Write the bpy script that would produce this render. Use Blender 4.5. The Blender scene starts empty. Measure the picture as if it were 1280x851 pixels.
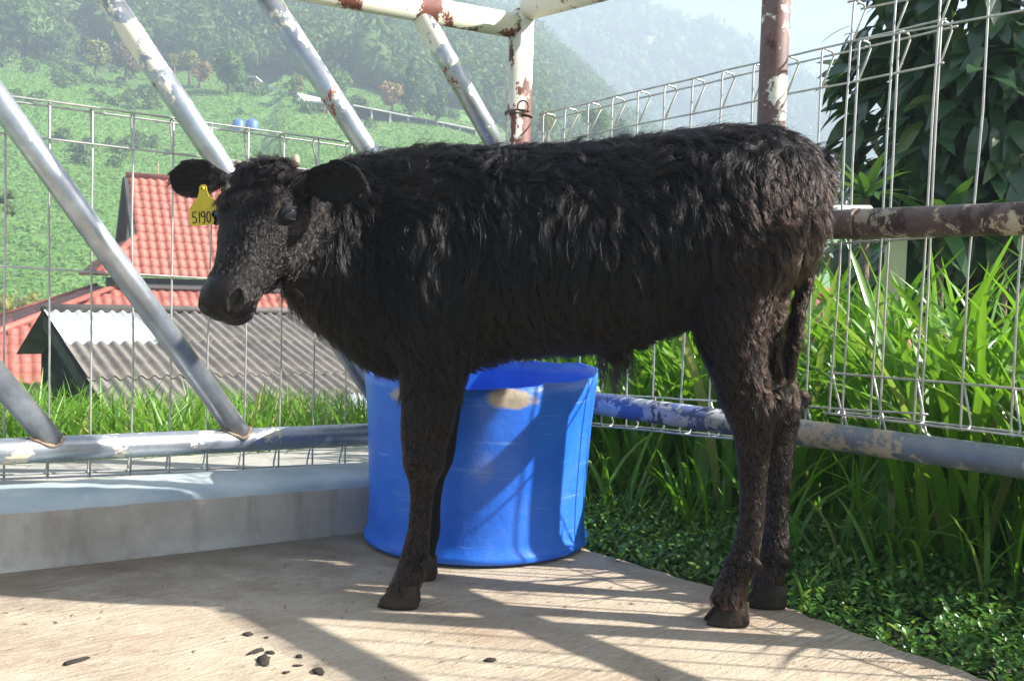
import bpy, bmesh, math, random
import numpy as np
from mathutils import Vector, Matrix, noise, kdtree
random.seed(5)
rng = np.random.default_rng(11)
S = bpy.context.scene
COL = S.collection

# ------------------------------------------------------------------ camera
F_PX, CAM_H = 1200.0, 0.632
PITCH, ROLL = math.radians(2.86), math.radians(1.7)
cam_d = bpy.data.cameras.new('camera')
cam = bpy.data.objects.new('camera', cam_d)
COL.objects.link(cam)
cam_d.sensor_width = 36.0
cam_d.lens = 36.0 * F_PX / 1280.0
cam_d.clip_end = 3000
cam_d.clip_start = 0.02
RCAM = Matrix.Rotation(math.pi / 2 - PITCH, 3, 'X') @ Matrix.Rotation(ROLL, 3, 'Z')
CAM = Vector((0, 0, CAM_H))
cam.matrix_world = Matrix.Translation(CAM) @ RCAM.to_4x4()
S.camera = cam

# ------------------------------------------------------------------ sky, sun, exposure
SUN_EL = math.radians(36)
SUN_H = Vector((0.996, -0.085, 0)).normalized()          # horizontal direction towards the sun
SUN_V = (SUN_H * math.cos(SUN_EL) + Vector((0, 0, math.sin(SUN_EL)))).normalized()
world = bpy.data.worlds.new('World')
S.world = world
world.use_nodes = True
wn = world.node_tree
bg = wn.nodes['Background']
sky = wn.nodes.new('ShaderNodeTexSky')
sky.sky_type = 'NISHITA'
sky.sun_disc = False
sky.sun_elevation = SUN_EL
sky.sun_rotation = math.atan2(SUN_H.x, SUN_H.y)
sky.air_density = 1.0
sky.dust_density = 2.5
sky.ozone_density = 1.0
wn.links.new(sky.outputs[0], bg.inputs[0])
bg.inputs[1].default_value = 0.05
sun_d = bpy.data.lights.new('sun', 'SUN')
sun_d.energy = 5.0
sun_d.angle = math.radians(0.53)
sun_d.color = (1.0, 0.955, 0.88)
sun = bpy.data.objects.new('sun', sun_d)
COL.objects.link(sun)
sun.rotation_euler = SUN_V.to_track_quat('Z', 'Y').to_euler()
S.view_settings.view_transform = 'Standard'
S.view_settings.look = 'None'
S.view_settings.gamma = 1
S.view_settings.exposure = 2.15
S.view_settings.use_curve_mapping = False
S.cycles.use_denoising = True
S.cycles.max_bounces = 6
S.cycles.volume_bounces = 0
S.cycles.transparent_max_bounces = 8
S.render.film_transparent = False


# ------------------------------------------------------------------ helpers
def ray(px, py):
    return RCAM @ Vector(((px - 640) / F_PX, -(py - 425.5) / F_PX, -1))

def at(px, py, Y):
    d = ray(px, py)
    return CAM + d * (Y / d.y)

def gp(px, py, z=0.0):
    d = ray(px, py)
    return CAM + d * ((z - CAM_H) / d.z)

def onpl(px, py, p, n):
    d = ray(px, py)
    return CAM + d * ((Vector(p) - CAM).dot(n) / d.dot(n))

def tag(o, label=None, cat=None, group=None, kind=None):
    if label: o['label'] = label
    if cat: o['category'] = cat
    if group: o['group'] = group
    if kind: o['kind'] = kind
    return o

def empty(name, loc=(0, 0, 0), rz=0.0):
    e = bpy.data.objects.new(name, None)
    COL.objects.link(e)
    e.location = loc
    e.rotation_euler = (0, 0, rz)
    e.empty_display_size = 0.1
    return e

def wm(o):
    m = Matrix.Translation(o.location) @ o.rotation_euler.to_matrix().to_4x4() @ Matrix.Diagonal((*o.scale, 1))
    return wm(o.parent) @ o.matrix_parent_inverse @ m if o.parent else m

def link(name, me, parent=None, world_coords=True):
    o = bpy.data.objects.new(name, me)
    COL.objects.link(o)
    if parent is not None:
        o.parent = parent
        if world_coords:
            o.matrix_parent_inverse = wm(parent).inverted()
    return o

def mesh(name, V, F, mat=None, smooth=False):
    """fast mesh: V (n,3); F (m,3|4) array or list of lists"""
    me = bpy.data.meshes.new(name)
    if isinstance(F, np.ndarray):
        V = np.asarray(V, dtype=np.float32)
        k = F.shape[1]
        me.vertices.add(len(V))
        me.vertices.foreach_set('co', V.ravel())
        me.loops.add(F.size)
        me.loops.foreach_set('vertex_index', F.astype(np.int32).ravel())
        me.polygons.add(len(F))
        me.polygons.foreach_set('loop_start', np.arange(0, F.size, k, dtype=np.int32))
        me.polygons.foreach_set('loop_total', np.full(len(F), k, dtype=np.int32))
        me.update(calc_edges=True)
        me.validate()
    else:
        me.from_pydata([tuple(v) for v in V], [], F)
        me.update()
    if mat: me.materials.append(mat)
    if smooth:
        me.polygons.foreach_set('use_smooth', np.ones(len(me.polygons), dtype=bool))
    return me

class MB:
    def __init__(self): self.v, self.f = [], []
    def add(self, vs, fs):
        b = len(self.v)
        self.v += [Vector(v) for v in vs]
        self.f += [[i + b for i in q] for q in fs]
        return self
    def box(self, x0, x1, y0, y1, z0, z1):
        vs = [(x, y, z) for z in (z0, z1) for y in (y0, y1) for x in (x0, x1)]
        return self.add(vs, [[0, 2, 3, 1], [4, 5, 7, 6], [0, 1, 5, 4], [1, 3, 7, 5], [3, 2, 6, 7], [2, 0, 4, 6]])
    def tube(self, pts, r, seg=12, cap=True):
        pts = [Vector(p) for p in pts]
        n = len(pts)
        rr = r if isinstance(r, (list, tuple)) else [r] * n
        rings, prev = [], None
        for i, p in enumerate(pts):
            t = (pts[min(i + 1, n - 1)] - pts[max(i - 1, 0)]).normalized()
            if prev is None:
                a = Vector((0, 0, 1)) if abs(t.z) < 0.9 else Vector((1, 0, 0))
                u = t.cross(a).normalized()
            else:
                u = (prev - t * prev.dot(t)).normalized()
            prev = u
            w = t.cross(u)
            rings.append([p + (u * math.cos(2 * math.pi * k / seg) + w * math.sin(2 * math.pi * k / seg)) * rr[i] for k in range(seg)])
        fs = []
        for i in range(n - 1):
            for k in range(seg):
                fs.append([i * seg + k, i * seg + (k + 1) % seg, (i + 1) * seg + (k + 1) % seg, (i + 1) * seg + k])
        if cap:
            fs.append(list(range(seg))[::-1])
            fs.append([(n - 1) * seg + k for k in range(seg)])
        return self.add([v for r_ in rings for v in r_], fs)
    def build(self, name, mat, parent=None, smooth=False, wc=True):
        return link(name, mesh(name, self.v, self.f, mat, smooth), parent, wc)


# ------------------------------------------------------------------ materials
def new_mat(name):
    m = bpy.data.materials.new(name)
    m.use_nodes = True
    nt = m.node_tree
    return m, nt, nt.nodes['Principled BSDF']

def N(nt, kind, **kw):
    n = nt.nodes.new(kind)
    for k, v in kw.items():
        setattr(n, k, v)
    return n

def coords(nt, scale=1.0, src='Object', rot=None):
    tc = N(nt, 'ShaderNodeTexCoord')
    mp = N(nt, 'ShaderNodeMapping')
    sc = scale if isinstance(scale, (tuple, list)) else (scale,) * 3
    mp.inputs['Scale'].default_value = sc
    if rot: mp.inputs['Rotation'].default_value = rot
    nt.links.new(tc.outputs[src], mp.inputs[0])
    return mp.outputs[0]

def noise_fac(nt, vec, scale, detail=6, rough=0.6, lo=0.35, hi=0.65):
    n = N(nt, 'ShaderNodeTexNoise')
    n.inputs['Scale'].default_value = scale
    n.inputs['Detail'].default_value = detail
    n.inputs['Roughness'].default_value = rough
    nt.links.new(vec, n.inputs['Vector'])
    r = N(nt, 'ShaderNodeMapRange')
    r.inputs[1].default_value, r.inputs[2].default_value = lo, hi
    nt.links.new(n.outputs[0], r.inputs[0])
    return r.outputs[0]

def mixc(nt, fac, a, b, blend='MIX'):
    m = N(nt, 'ShaderNodeMix', data_type='RGBA', blend_type=blend)
    for sock, v in ((m.inputs[0], fac), (m.inputs[6], a), (m.inputs[7], b)):
        if hasattr(v, 'is_linked'): nt.links.new(v, sock)
        elif isinstance(v, (int, float)): sock.default_value = v
        else: sock.default_value = (*v, 1)
    return m.outputs[2]

def math_n(nt, op, a, b=None, clamp=False):
    m = N(nt, 'ShaderNodeMath', operation=op, use_clamp=clamp)
    for i, v in enumerate((a, b)):
        if v is None: continue
        if hasattr(v, 'is_linked'): nt.links.new(v, m.inputs[i])
        else: m.inputs[i].default_value = v
    return m.outputs[0]

def bump(nt, h, bsdf, strength=0.3, dist=0.01):
    b = N(nt, 'ShaderNodeBump')
    b.inputs['Strength'].default_value = strength
    b.inputs['Distance'].default_value = dist
    nt.links.new(h, b.inputs['Height'])
    nt.links.new(b.outputs[0], bsdf.inputs['Normal'])

def simple(name, c1, c2, scale=5.0, rough=0.7, metal=0.0, bstr=0.15, bdist=0.005, detail=6, lo=0.35, hi=0.65, spec=None):
    m, nt, b = new_mat(name)
    v = coords(nt)
    f = noise_fac(nt, v, scale, detail, lo=lo, hi=hi)
    nt.links.new(mixc(nt, f, c1, c2), b.inputs['Base Color'])
    b.inputs['Roughness'].default_value = rough
    b.inputs['Metallic'].default_value = metal
    if spec is not None: b.inputs['Specular IOR Level'].default_value = spec
    if bstr: bump(nt, noise_fac(nt, v, scale * 4, 5), b, bstr, bdist)
    return m

def leafy(name, c1, c2, c3=None, trans=0.35, rough=0.45, spec=0.4, scale=0.0):
    """leaf: colour varies from one leaf or blade to the next"""
    m, nt, b = new_mat(name)
    g = N(nt, 'ShaderNodeNewGeometry')
    col = mixc(nt, g.outputs['Random Per Island'], c1, c2)
    if c3:
        r = N(nt, 'ShaderNodeMath', operation='GREATER_THAN')
        w = N(nt, 'ShaderNodeTexWhiteNoise', noise_dimensions='1D')
        nt.links.new(g.outputs['Random Per Island'], w.inputs['W'])
        nt.links.new(w.outputs['Value'], r.inputs[0])
        r.inputs[1].default_value = 0.93
        col = mixc(nt, r.outputs[0], col, c3)
    if scale:
        v = coords(nt)
        col = mixc(nt, noise_fac(nt, v, scale, 3), col, tuple(x * 0.6 for x in c1))
    nt.links.new(col, b.inputs['Base Color'])
    b.inputs['Roughness'].default_value = rough
    b.inputs['Specular IOR Level'].default_value = spec
    t = N(nt, 'ShaderNodeBsdfTranslucent')
    tc = mixc(nt, 0.5, col, (0.25, 0.5, 0.02), 'MIX')
    nt.links.new(tc, t.inputs[0])
    mx = N(nt, 'ShaderNodeMixShader')
    mx.inputs[0].default_value = trans
    nt.links.new(b.outputs[0], mx.inputs[1])
    nt.links.new(t.outputs[0], mx.inputs[2])
    nt.links.new(mx.outputs[0], nt.nodes['Material Output'].inputs[0])
    return m

def pipe_mat(name, base, base2, paint, under, amount, under_amt, metal=0.75, rough=0.38, zramp=None, scale=9.0, under_scale=13.0):
    """steel pipe with flaking paint (paint) over primer or rust (under)"""
    m, nt, b = new_mat(name)
    v = coords(nt)
    steel = mixc(nt, noise_fac(nt, v, 14, 5), base, base2)
    mottled = N(nt, 'ShaderNodeTexVoronoi')
    mottled.inputs['Scale'].default_value = 60
    nt.links.new(v, mottled.inputs['Vector'])
    steel = mixc(nt, math_n(nt, 'MULTIPLY', mottled.outputs['Distance'], 0.25), steel, (0.2, 0.21, 0.23))
    n1 = N(nt, 'ShaderNodeTexNoise')
    n1.inputs['Scale'].default_value = scale; n1.inputs['Detail'].default_value = 9; n1.inputs['Roughness'].default_value = 0.72
    nt.links.new(v, n1.inputs['Vector'])
    n2 = N(nt, 'ShaderNodeTexNoise')
    n2.inputs['Scale'].default_value = under_scale; n2.inputs['Detail'].default_value = 9; n2.inputs['Roughness'].default_value = 0.7
    nt.links.new(coords(nt, (1, 1, 0.55)), n2.inputs['Vector'])
    a, a2 = n1.outputs[0], n2.outputs[0]
    if zramp:                      # paint survives near the top of the pipe
        sep = N(nt, 'ShaderNodeSeparateXYZ'); nt.links.new(v, sep.inputs[0])
        zr = N(nt, 'ShaderNodeMapRange'); zr.inputs[1].default_value, zr.inputs[2].default_value = zramp[0], zramp[1]
        zr.inputs[3].default_value, zr.inputs[4].default_value = zramp[2], zramp[3]
        nt.links.new(sep.outputs[2], zr.inputs[0])
        a = math_n(nt, 'ADD', a, zr.outputs[0]); a2 = math_n(nt, 'ADD', a2, zr.outputs[0])
    def step(x, thr, w=0.012):
        r = N(nt, 'ShaderNodeMapRange'); r.inputs[1].default_value, r.inputs[2].default_value = thr - w, thr + w
        nt.links.new(x, r.inputs[0]); return r.outputs[0]
    pm = step(a, 1 - amount)
    um = step(a2, 1 - under_amt)
    col = mixc(nt, pm, steel, paint)
    ucol = mixc(nt, noise_fac(nt, v, 40, 4), under, tuple(x * 0.55 for x in under))
    col = mixc(nt, um, col, ucol)
    dirt = noise_fac(nt, v, 5, 8, 0.7, 0.5, 0.75)
    col = mixc(nt, math_n(nt, 'MULTIPLY', dirt, 0.35), col, (0.16, 0.12, 0.08))
    nt.links.new(col, b.inputs['Base Color'])
    cover = math_n(nt, 'MAXIMUM', pm, um)
    nt.links.new(math_n(nt, 'MULTIPLY', math_n(nt, 'SUBTRACT', 1.0, cover), metal), b.inputs['Metallic'])
    rr = N(nt, 'ShaderNodeMapRange'); rr.inputs[3].default_value, rr.inputs[4].default_value = rough, 0.6
    nt.links.new(cover, rr.inputs[0]); nt.links.new(rr.outputs[0], b.inputs['Roughness'])
    bump(nt, math_n(nt, 'SUBTRACT', pm, um), b, 0.35, 0.002)
    return m

WHITE_P, RED_P = (0.72, 0.69, 0.58), (0.33, 0.075, 0.045)
M = {}
M['galv'] = pipe_mat('galvanised_pipe', (0.34, 0.37, 0.41), (0.5, 0.53, 0.57), WHITE_P, RED_P, 0.33, 0.27, zramp=(0.75, 1.45, 0, 0.17))
M['galv_low'] = pipe_mat('galvanised_rail', (0.33, 0.36, 0.4), (0.46, 0.49, 0.53), (0.62, 0.55, 0.42), (0.3, 0.13, 0.08), 0.42, 0.33)
M['cream_rust'] = pipe_mat('cream_paint_rust', (0.4, 0.4, 0.38), (0.5, 0.5, 0.45), WHITE_P, (0.17, 0.05, 0.035), 0.93, 0.465, metal=0.0, under_scale=8)
M['post_rust'] = pipe_mat('brown_rust_post', (0.11, 0.048, 0.04), (0.16, 0.07, 0.055), WHITE_P, (0.08, 0.035, 0.03), 0.43, 0.42, metal=0.0, rough=0.6, zramp=(0.9, 1.5, -0.05, 0.1))
M['mid_rust'] = pipe_mat('brown_rail', (0.085, 0.045, 0.035), (0.15, 0.075, 0.05), (0.5, 0.42, 0.29), (0.07, 0.035, 0.03), 0.47, 0.47, metal=0.0, rough=0.5, scale=13, under_scale=17)
M['blue_rail'] = pipe_mat('grey_blue_rail', (0.2, 0.24, 0.3), (0.33, 0.37, 0.42), (0.58, 0.5, 0.36), (0.1, 0.07, 0.06), 0.45, 0.33, metal=0.4, rough=0.45, scale=10, under_scale=18)
M['blue_paint'] = pipe_mat('blue_painted_rail', (0.35, 0.38, 0.44), (0.5, 0.52, 0.58), (0.06, 0.105, 0.27), (0.10, 0.06, 0.07), 0.48, 0.39, metal=0.2, rough=0.5, scale=12, under_scale=15)
M['weld'] = simple('flaking_weld', (0.5, 0.42, 0.3), (0.25, 0.14, 0.09), 60, 0.8, 0, 0.4, 0.003)
M['wire'] = simple('zinc_wire', (0.4, 0.4, 0.39), (0.56, 0.55, 0.52), 30, 0.42, 0.5, 0.0)
M['rust_wire'] = simple('rusty_wire', (0.07, 0.045, 0.035), (0.16, 0.1, 0.07), 60, 0.7, 0.3, 0.0)


def concrete_floor_mat():
    m, nt, b = new_mat('brushed_concrete')
    v = coords(nt)
    # raked grooves, interrupted and uneven
    gr = coords(nt, (1.0, 1.0, 1.0), rot=(0, 0, math.radians(-40)))
    wob = N(nt, 'ShaderNodeTexNoise'); wob.inputs['Scale'].default_value = 9; wob.inputs['Detail'].default_value = 3
    nt.links.new(v, wob.inputs['Vector'])
    ad = N(nt, 'ShaderNodeVectorMath', operation='MULTIPLY_ADD')
    nt.links.new(wob.outputs['Color'], ad.inputs[0]); ad.inputs[1].default_value = (0.02, 0.02, 0); nt.links.new(gr, ad.inputs[2])
    st = N(nt, 'ShaderNodeMapping'); st.inputs['Scale'].default_value = (19.0, 105, 1)
    nt.links.new(ad.outputs[0], st.inputs[0])
    g1 = N(nt, 'ShaderNodeTexNoise'); g1.inputs['Scale'].default_value = 1.0; g1.inputs['Detail'].default_value = 5; g1.inputs['Roughness'].default_value = 0.7
    nt.links.new(st.outputs[0], g1.inputs['Vector'])
    groove = N(nt, 'ShaderNodeMapRange'); groove.inputs[1].default_value, groove.inputs[2].default_value = 0.33, 0.58
    nt.links.new(g1.outputs[0], groove.inputs[0])
    where = noise_fac(nt, v, 1.9, 4, 0.6, 0.35, 0.65)
    big = noise_fac(nt, v, 2.3, 7, 0.65, 0.3, 0.7)
    mid = noise_fac(nt, v, 9, 8, 0.72, 0.4, 0.75)
    fine = noise_fac(nt, v, 130, 4, 0.75, 0.3, 0.7)
    spots = noise_fac(nt, v, 24, 6, 0.7, 0.62, 0.75)
    c = mixc(nt, big, (0.50, 0.41, 0.30), (0.62, 0.53, 0.41))
    c = mixc(nt, math_n(nt, 'MULTIPLY', mid, 0.55), c, (0.36, 0.265, 0.175))
    reddish = noise_fac(nt, coords(nt, (0.9, 1.7, 1), rot=(0, 0, math.radians(-40))), 3.0, 7, 0.65, 0.5, 0.72)
    c = mixc(nt, math_n(nt, 'MULTIPLY', reddish, 0.6), c, (0.29, 0.16, 0.085))
    dg = math_n(nt, 'MULTIPLY', math_n(nt, 'SUBTRACT', 1.0, groove.outputs[0]), math_n(nt, 'ADD', 0.10, math_n(nt, 'MULTIPLY', where, 0.42)))
    c = mixc(nt, dg, c, (0.15, 0.105, 0.07))
    c = mixc(nt, math_n(nt, 'MULTIPLY', fine, 0.35), c, (0.22, 0.165, 0.11))
    stain = noise_fac(nt, v, 4.2, 9, 0.75, 0.55, 0.72)
    c = mixc(nt, math_n(nt, 'MULTIPLY', stain, 0.45), c, (0.23, 0.17, 0.115))
    c = mixc(nt, math_n(nt, 'MULTIPLY', spots, 0.6), c, (0.12, 0.085, 0.05))
    # floor darkens towards the foot of the kerb and under the tub
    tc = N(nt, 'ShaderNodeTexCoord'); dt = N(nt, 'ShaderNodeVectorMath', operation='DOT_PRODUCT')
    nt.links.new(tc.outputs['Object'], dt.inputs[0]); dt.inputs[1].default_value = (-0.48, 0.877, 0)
    kerb_dark = N(nt, 'ShaderNodeMapRange'); kerb_dark.inputs[1].default_value, kerb_dark.inputs[2].default_value = 2.02, 2.34
    nt.links.new(math_n(nt, 'ADD', dt.outputs['Value'], math_n(nt, 'MULTIPLY', mid, 0.18)), kerb_dark.inputs[0])
    c = mixc(nt, math_n(nt, 'MULTIPLY', kerb_dark.outputs[0], 0.62), c, (0.11, 0.08, 0.05))
    nt.links.new(c, b.inputs['Base Color'])
    b.inputs['Roughness'].default_value = 0.85
    h = math_n(nt, 'ADD', math_n(nt, 'MULTIPLY', groove.outputs[0], math_n(nt, 'ADD', 0.3, where)), math_n(nt, 'MULTIPLY', fine, 0.45))
    bump(nt, h, b, 0.75, 0.004)
    return m
M['floor'] = concrete_floor_mat()
M['kerb'] = simple('kerb_concrete', (0.27, 0.255, 0.225), (0.38, 0.36, 0.32), 6, 0.85, 0, 0.3, 0.004, 9)
def kerb_mat():
    m, nt, b = new_mat('kerb_face')
    v = coords(nt)
    c = mixc(nt, noise_fac(nt, v, 5, 9, 0.7), (0.36, 0.325, 0.275), (0.5, 0.46, 0.395))
    streak = noise_fac(nt, coords(nt, (14, 14, 1.2)), 1.0, 6, 0.6, 0.5, 0.75)
    c = mixc(nt, math_n(nt, 'MULTIPLY', streak, 0.6), c, (0.13, 0.11, 0.085))
    c = mixc(nt, math_n(nt, 'MULTIPLY', noise_fac(nt, v, 2.2, 8, 0.7, 0.45, 0.7), 0.45), c, (0.2, 0.17, 0.13))
    nt.links.new(c, b.inputs['Base Color'])
    b.inputs['Roughness'].default_value = 0.85
    bump(nt, noise_fac(nt, v, 40, 6), b, 0.25, 0.003)
    return m
M['kerb'] = kerb_mat()
M['kerb_paint'] = simple('pale_blue_paint', (0.29, 0.36, 0.385), (0.46, 0.51, 0.51), 7, 0.55, 0, 0.2, 0.002, 9)
M['ledge'] = simple('ledge_concrete', (0.28, 0.27, 0.24), (0.4, 0.38, 0.34), 8, 0.9, 0, 0.3, 0.004, 8)

def barrel_mat():
    m, nt, b = new_mat('blue_plastic')
    v = coords(nt)
    c = mixc(nt, noise_fac(nt, v, 7, 6), (0.012, 0.12, 0.62), (0.02, 0.165, 0.74))
    sc = noise_fac(nt, coords(nt, (5, 5, 70), rot=(0.35, 0.2, 0)), 1.3, 4, 0.6, 0.62, 0.72)
    c = mixc(nt, math_n(nt, 'MULTIPLY', sc, 0.45), c, (0.25, 0.42, 0.85))
    mot = noise_fac(nt, v, 3.5, 7, 0.7, 0.52, 0.72)
    c = mixc(nt, math_n(nt, 'MULTIPLY', mot, 0.22), c, (0.16, 0.2, 0.36))
    # dried mud smears below the rim: two patches of their own shape
    geo = N(nt, 'ShaderNodeTexCoord')
    wob = N(nt, 'ShaderNodeTexNoise'); wob.inputs['Scale'].default_value = 14; wob.inputs['Detail'].default_value = 7; wob.inputs['Roughness'].default_value = 0.7
    nt.links.new(v, wob.inputs['Vector'])
    for (p, r, sx) in (MUD1, MUD2, MUD3):
        mp = N(nt, 'ShaderNodeMapping'); mp.vector_type = 'TEXTURE'
        mp.inputs['Location'].default_value = p
        mp.inputs['Scale'].default_value = sx
        nt.links.new(geo.outputs['Object'], mp.inputs[0])
        ln = N(nt, 'ShaderNodeVectorMath', operation='LENGTH'); nt.links.new(mp.outputs[0], ln.inputs[0])
        d = math_n(nt, 'ADD', ln.outputs['Value'], math_n(nt, 'MULTIPLY', math_n(nt, 'SUBTRACT', wob.outputs[0], 0.5), 2.2))
        mr = N(nt, 'ShaderNodeMapRange'); mr.inputs[1].default_value, mr.inputs[2].default_value = 1.15, 0.75
        mr.inputs[3].default_value, mr.inputs[4].default_value = 0, r
        nt.links.new(d, mr.inputs[0])
        c = mixc(nt, mr.outputs[0], c, (0.40, 0.34, 0.27))
    sp = noise_fac(nt, v, 38, 4, 0.6, 0.68, 0.74)
    c = mixc(nt, math_n(nt, 'MULTIPLY', sp, 0.5), c, (0.2, 0.17, 0.14))
    nt.links.new(c, b.inputs['Base Color'])
    b.inputs['Roughness'].default_value = 0.42
    bump(nt, noise_fac(nt, v, 9, 5), b, 0.25, 0.006)
    return m

M['tile'] = simple('red_roof_tile', (0.24, 0.055, 0.04), (0.39, 0.118, 0.084), 2.6, 0.65, 0, 0.2, 0.01, 6)
M['tile_under'] = simple('roof_underlay', (0.2, 0.055, 0.035), (0.28, 0.08, 0.05), 2, 0.8, 0, 0.0)
M['fascia'] = simple('dark_fascia', (0.045, 0.042, 0.04), (0.08, 0.075, 0.07), 3, 0.8, 0, 0, spec=0.15)
M['gable'] = simple('grey_gable_board', (0.5, 0.48, 0.47), (0.6, 0.57, 0.56), 3, 0.7, 0, 0)
M['gutter'] = simple('white_gutter', (0.5, 0.52, 0.52), (0.62, 0.63, 0.62), 3, 0.5, 0, 0)
M['housewall'] = simple('house_wall', (0.45, 0.42, 0.36), (0.55, 0.5, 0.43), 2, 0.8, 0, 0.1)
M['fibro'] = simple('grey_fibre_cement', (0.095, 0.085, 0.078), (0.185, 0.168, 0.15), 2.6, 0.85, 0, 0.3, 0.01, 9)
M['fibro_white'] = simple('pale_fibre_sheet', (0.48, 0.52, 0.54), (0.6, 0.62, 0.62), 3, 0.6, 0, 0.1)
M['shadewall'] = simple('shade_black_wall', (0.022, 0.02, 0.02), (0.045, 0.04, 0.04), 4, 0.95, 0, 0.1, spec=0.05)  # near-black tone carries the shade inside the shed and barn
M['cream'] = simple('cream_render', (0.55, 0.5, 0.36), (0.62, 0.57, 0.44), 4, 0.8, 0, 0.1)
M['white'] = simple('white_paint', (0.7, 0.7, 0.68), (0.8, 0.8, 0.78), 6, 0.6, 0, 0)
M['greyroof'] = simple('grey_sheet_roof', (0.3, 0.3, 0.3), (0.42, 0.41, 0.4), 1, 0.7, 0, 0)
M['tank'] = simple('blue_tank', (0.05, 0.12, 0.42), (0.07, 0.16, 0.5), 3, 0.5, 0, 0)
M['wood'] = simple('weathered_wood', (0.2, 0.13, 0.07), (0.3, 0.2, 0.12), 8, 0.85, 0, 0.2)
M['bark'] = simple('bark', (0.10, 0.07, 0.05), (0.2, 0.15, 0.1), 9, 0.9, 0, 0.5, 0.02)
M['bark_far'] = simple('bark_far', (0.12, 0.09, 0.07), (0.18, 0.14, 0.1), 2, 0.9, 0, 0)
M['dung'] = simple('dung', (0.02, 0.016, 0.011), (0.05, 0.038, 0.025), 50, 0.8, 0, 0.6, 0.006)
M['grass'] = leafy('sunlit_grass_blades', (0.085, 0.22, 0.018), (0.17, 0.32, 0.04), (0.3, 0.3, 0.1), 0.42, 0.4, 0.5)
M['tallgrass'] = leafy('broad_grass_blades', (0.075, 0.215, 0.012), (0.15, 0.31, 0.03), (0.28, 0.3, 0.09), 0.36, 0.35, 0.5)
M['weed'] = leafy('weed_leaves', (0.045, 0.14, 0.022), (0.10, 0.22, 0.04), (0.16, 0.22, 0.04), 0.25, 0.35, 0.6)
M['bigleaf'] = leafy('glossy_dark_leaves', (0.02, 0.05, 0.022), (0.04, 0.085, 0.035), (0.09, 0.13, 0.03), 0.12, 0.28, 0.6)
M['yellowleaf'] = leafy('yellowing_leaf', (0.35, 0.22, 0.03), (0.4, 0.3, 0.05), None, 0.2, 0.5, 0.4)
M['rosette'] = leafy('strap_leaves', (0.03, 0.085, 0.03), (0.06, 0.13, 0.045), None, 0.2, 0.35, 0.5)
M['shrub'] = leafy('yellow_green_shrub', (0.2, 0.2, 0.05), (0.33, 0.31, 0.1), None, 0.3, 0.6, 0.2)
M['t_green'] = leafy('tree_mid_green', (0.05, 0.11, 0.025), (0.1, 0.17, 0.04), None, 0.2, 0.6, 0.2)
M['t_yellow'] = leafy('tree_yellow_green', (0.13, 0.15, 0.03), (0.24, 0.22, 0.06), None, 0.2, 0.6, 0.2)
M['t_orange'] = leafy('tree_orange_leaves', (0.22, 0.13, 0.05), (0.32, 0.2, 0.09), None, 0.2, 0.6, 0.2)
M['t_red'] = leafy('tree_dusky_leaves', (0.10, 0.07, 0.05), (0.14, 0.1, 0.07), None, 0.15, 0.6, 0.2)
M['t_dark'] = leafy('tree_dark_green', (0.03, 0.075, 0.025), (0.06, 0.11, 0.035), None, 0.15, 0.6, 0.2)
M['forest'] = leafy('forest_canopy', (0.03, 0.075, 0.02), (0.085, 0.135, 0.04), (0.15, 0.15, 0.06), 0.15, 0.7, 0.1)
M['forestsoil'] = simple('forest_floor', (0.02, 0.04, 0.015), (0.04, 0.07, 0.025), 0.2, 0.9, 0, 0)
M['tuft'] = leafy('meadow_tufts', (0.095, 0.205, 0.035), (0.145, 0.265, 0.06), (0.19, 0.2, 0.08), 0.3, 0.6, 0.2)
M['scrub'] = leafy('scrub_leaves', (0.05, 0.10, 0.03), (0.1, 0.15, 0.05), None, 0.2, 0.6, 0.2)


def ground_mat():
    m, nt, b = new_mat('meadow')
    v = coords(nt)
    c = mixc(nt, noise_fac(nt, v, 0.16, 8, 0.65, 0.3, 0.7), (0.09, 0.20, 0.035), (0.14, 0.26, 0.06))
    c = mixc(nt, noise_fac(nt, v, 1.1, 6, 0.65, 0.35, 0.75), c, (0.08, 0.185, 0.035))
    dry = noise_fac(nt, v, 0.09, 6, 0.6, 0.58, 0.72)
    c = mixc(nt, math_n(nt, 'MULTIPLY', dry, 0.5), c, (0.2, 0.17, 0.09))
    nt.links.new(c, b.inputs['Base Color'])
    b.inputs['Roughness'].default_value = 0.9
    bump(nt, noise_fac(nt, v, 2.0, 6), b, 0.6, 0.15)
    return m
M['meadow'] = ground_mat()
M['soil'] = simple('dark_soil', (0.035, 0.04, 0.02), (0.06, 0.06, 0.03), 9, 0.95, 0, 0.4, 0.02)

# ------------------------------------------------------------------ terrain
def smooth(a, b, x):
    t = np.clip((np.asarray(x, float) - a) / (b - a), 0, 1)
    return t * t * (3 - 2 * t)

AZ = lambda x, y: 640 + 1200 * x / np.maximum(y, 0.5)      # bearing of a point, as degrees-like table index
MEADOW_TOP = ([-900, 0, 300, 450, 600, 645, 700, 800, 1280, 2400], [29, 26.7, 23.3, 20.4, 18.2, 16.0, 9, 4, -2, -8])
FOREST_TOP = ([-900, 0, 300, 480, 550, 600, 660, 700, 745, 800, 900, 1000, 1280, 2400],
              [92, 90, 87, 81, 76, 71, 67.5, 62, 53, 42, 34, 22, 8, 0])
FAR_TOP = ([-900, 400, 600, 690, 770, 845, 880, 945, 1050, 1150, 1280, 2400],
           [118, 118, 118, 117, 112, 104.5, 101, 90, 73, 58, 45, 13])

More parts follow.
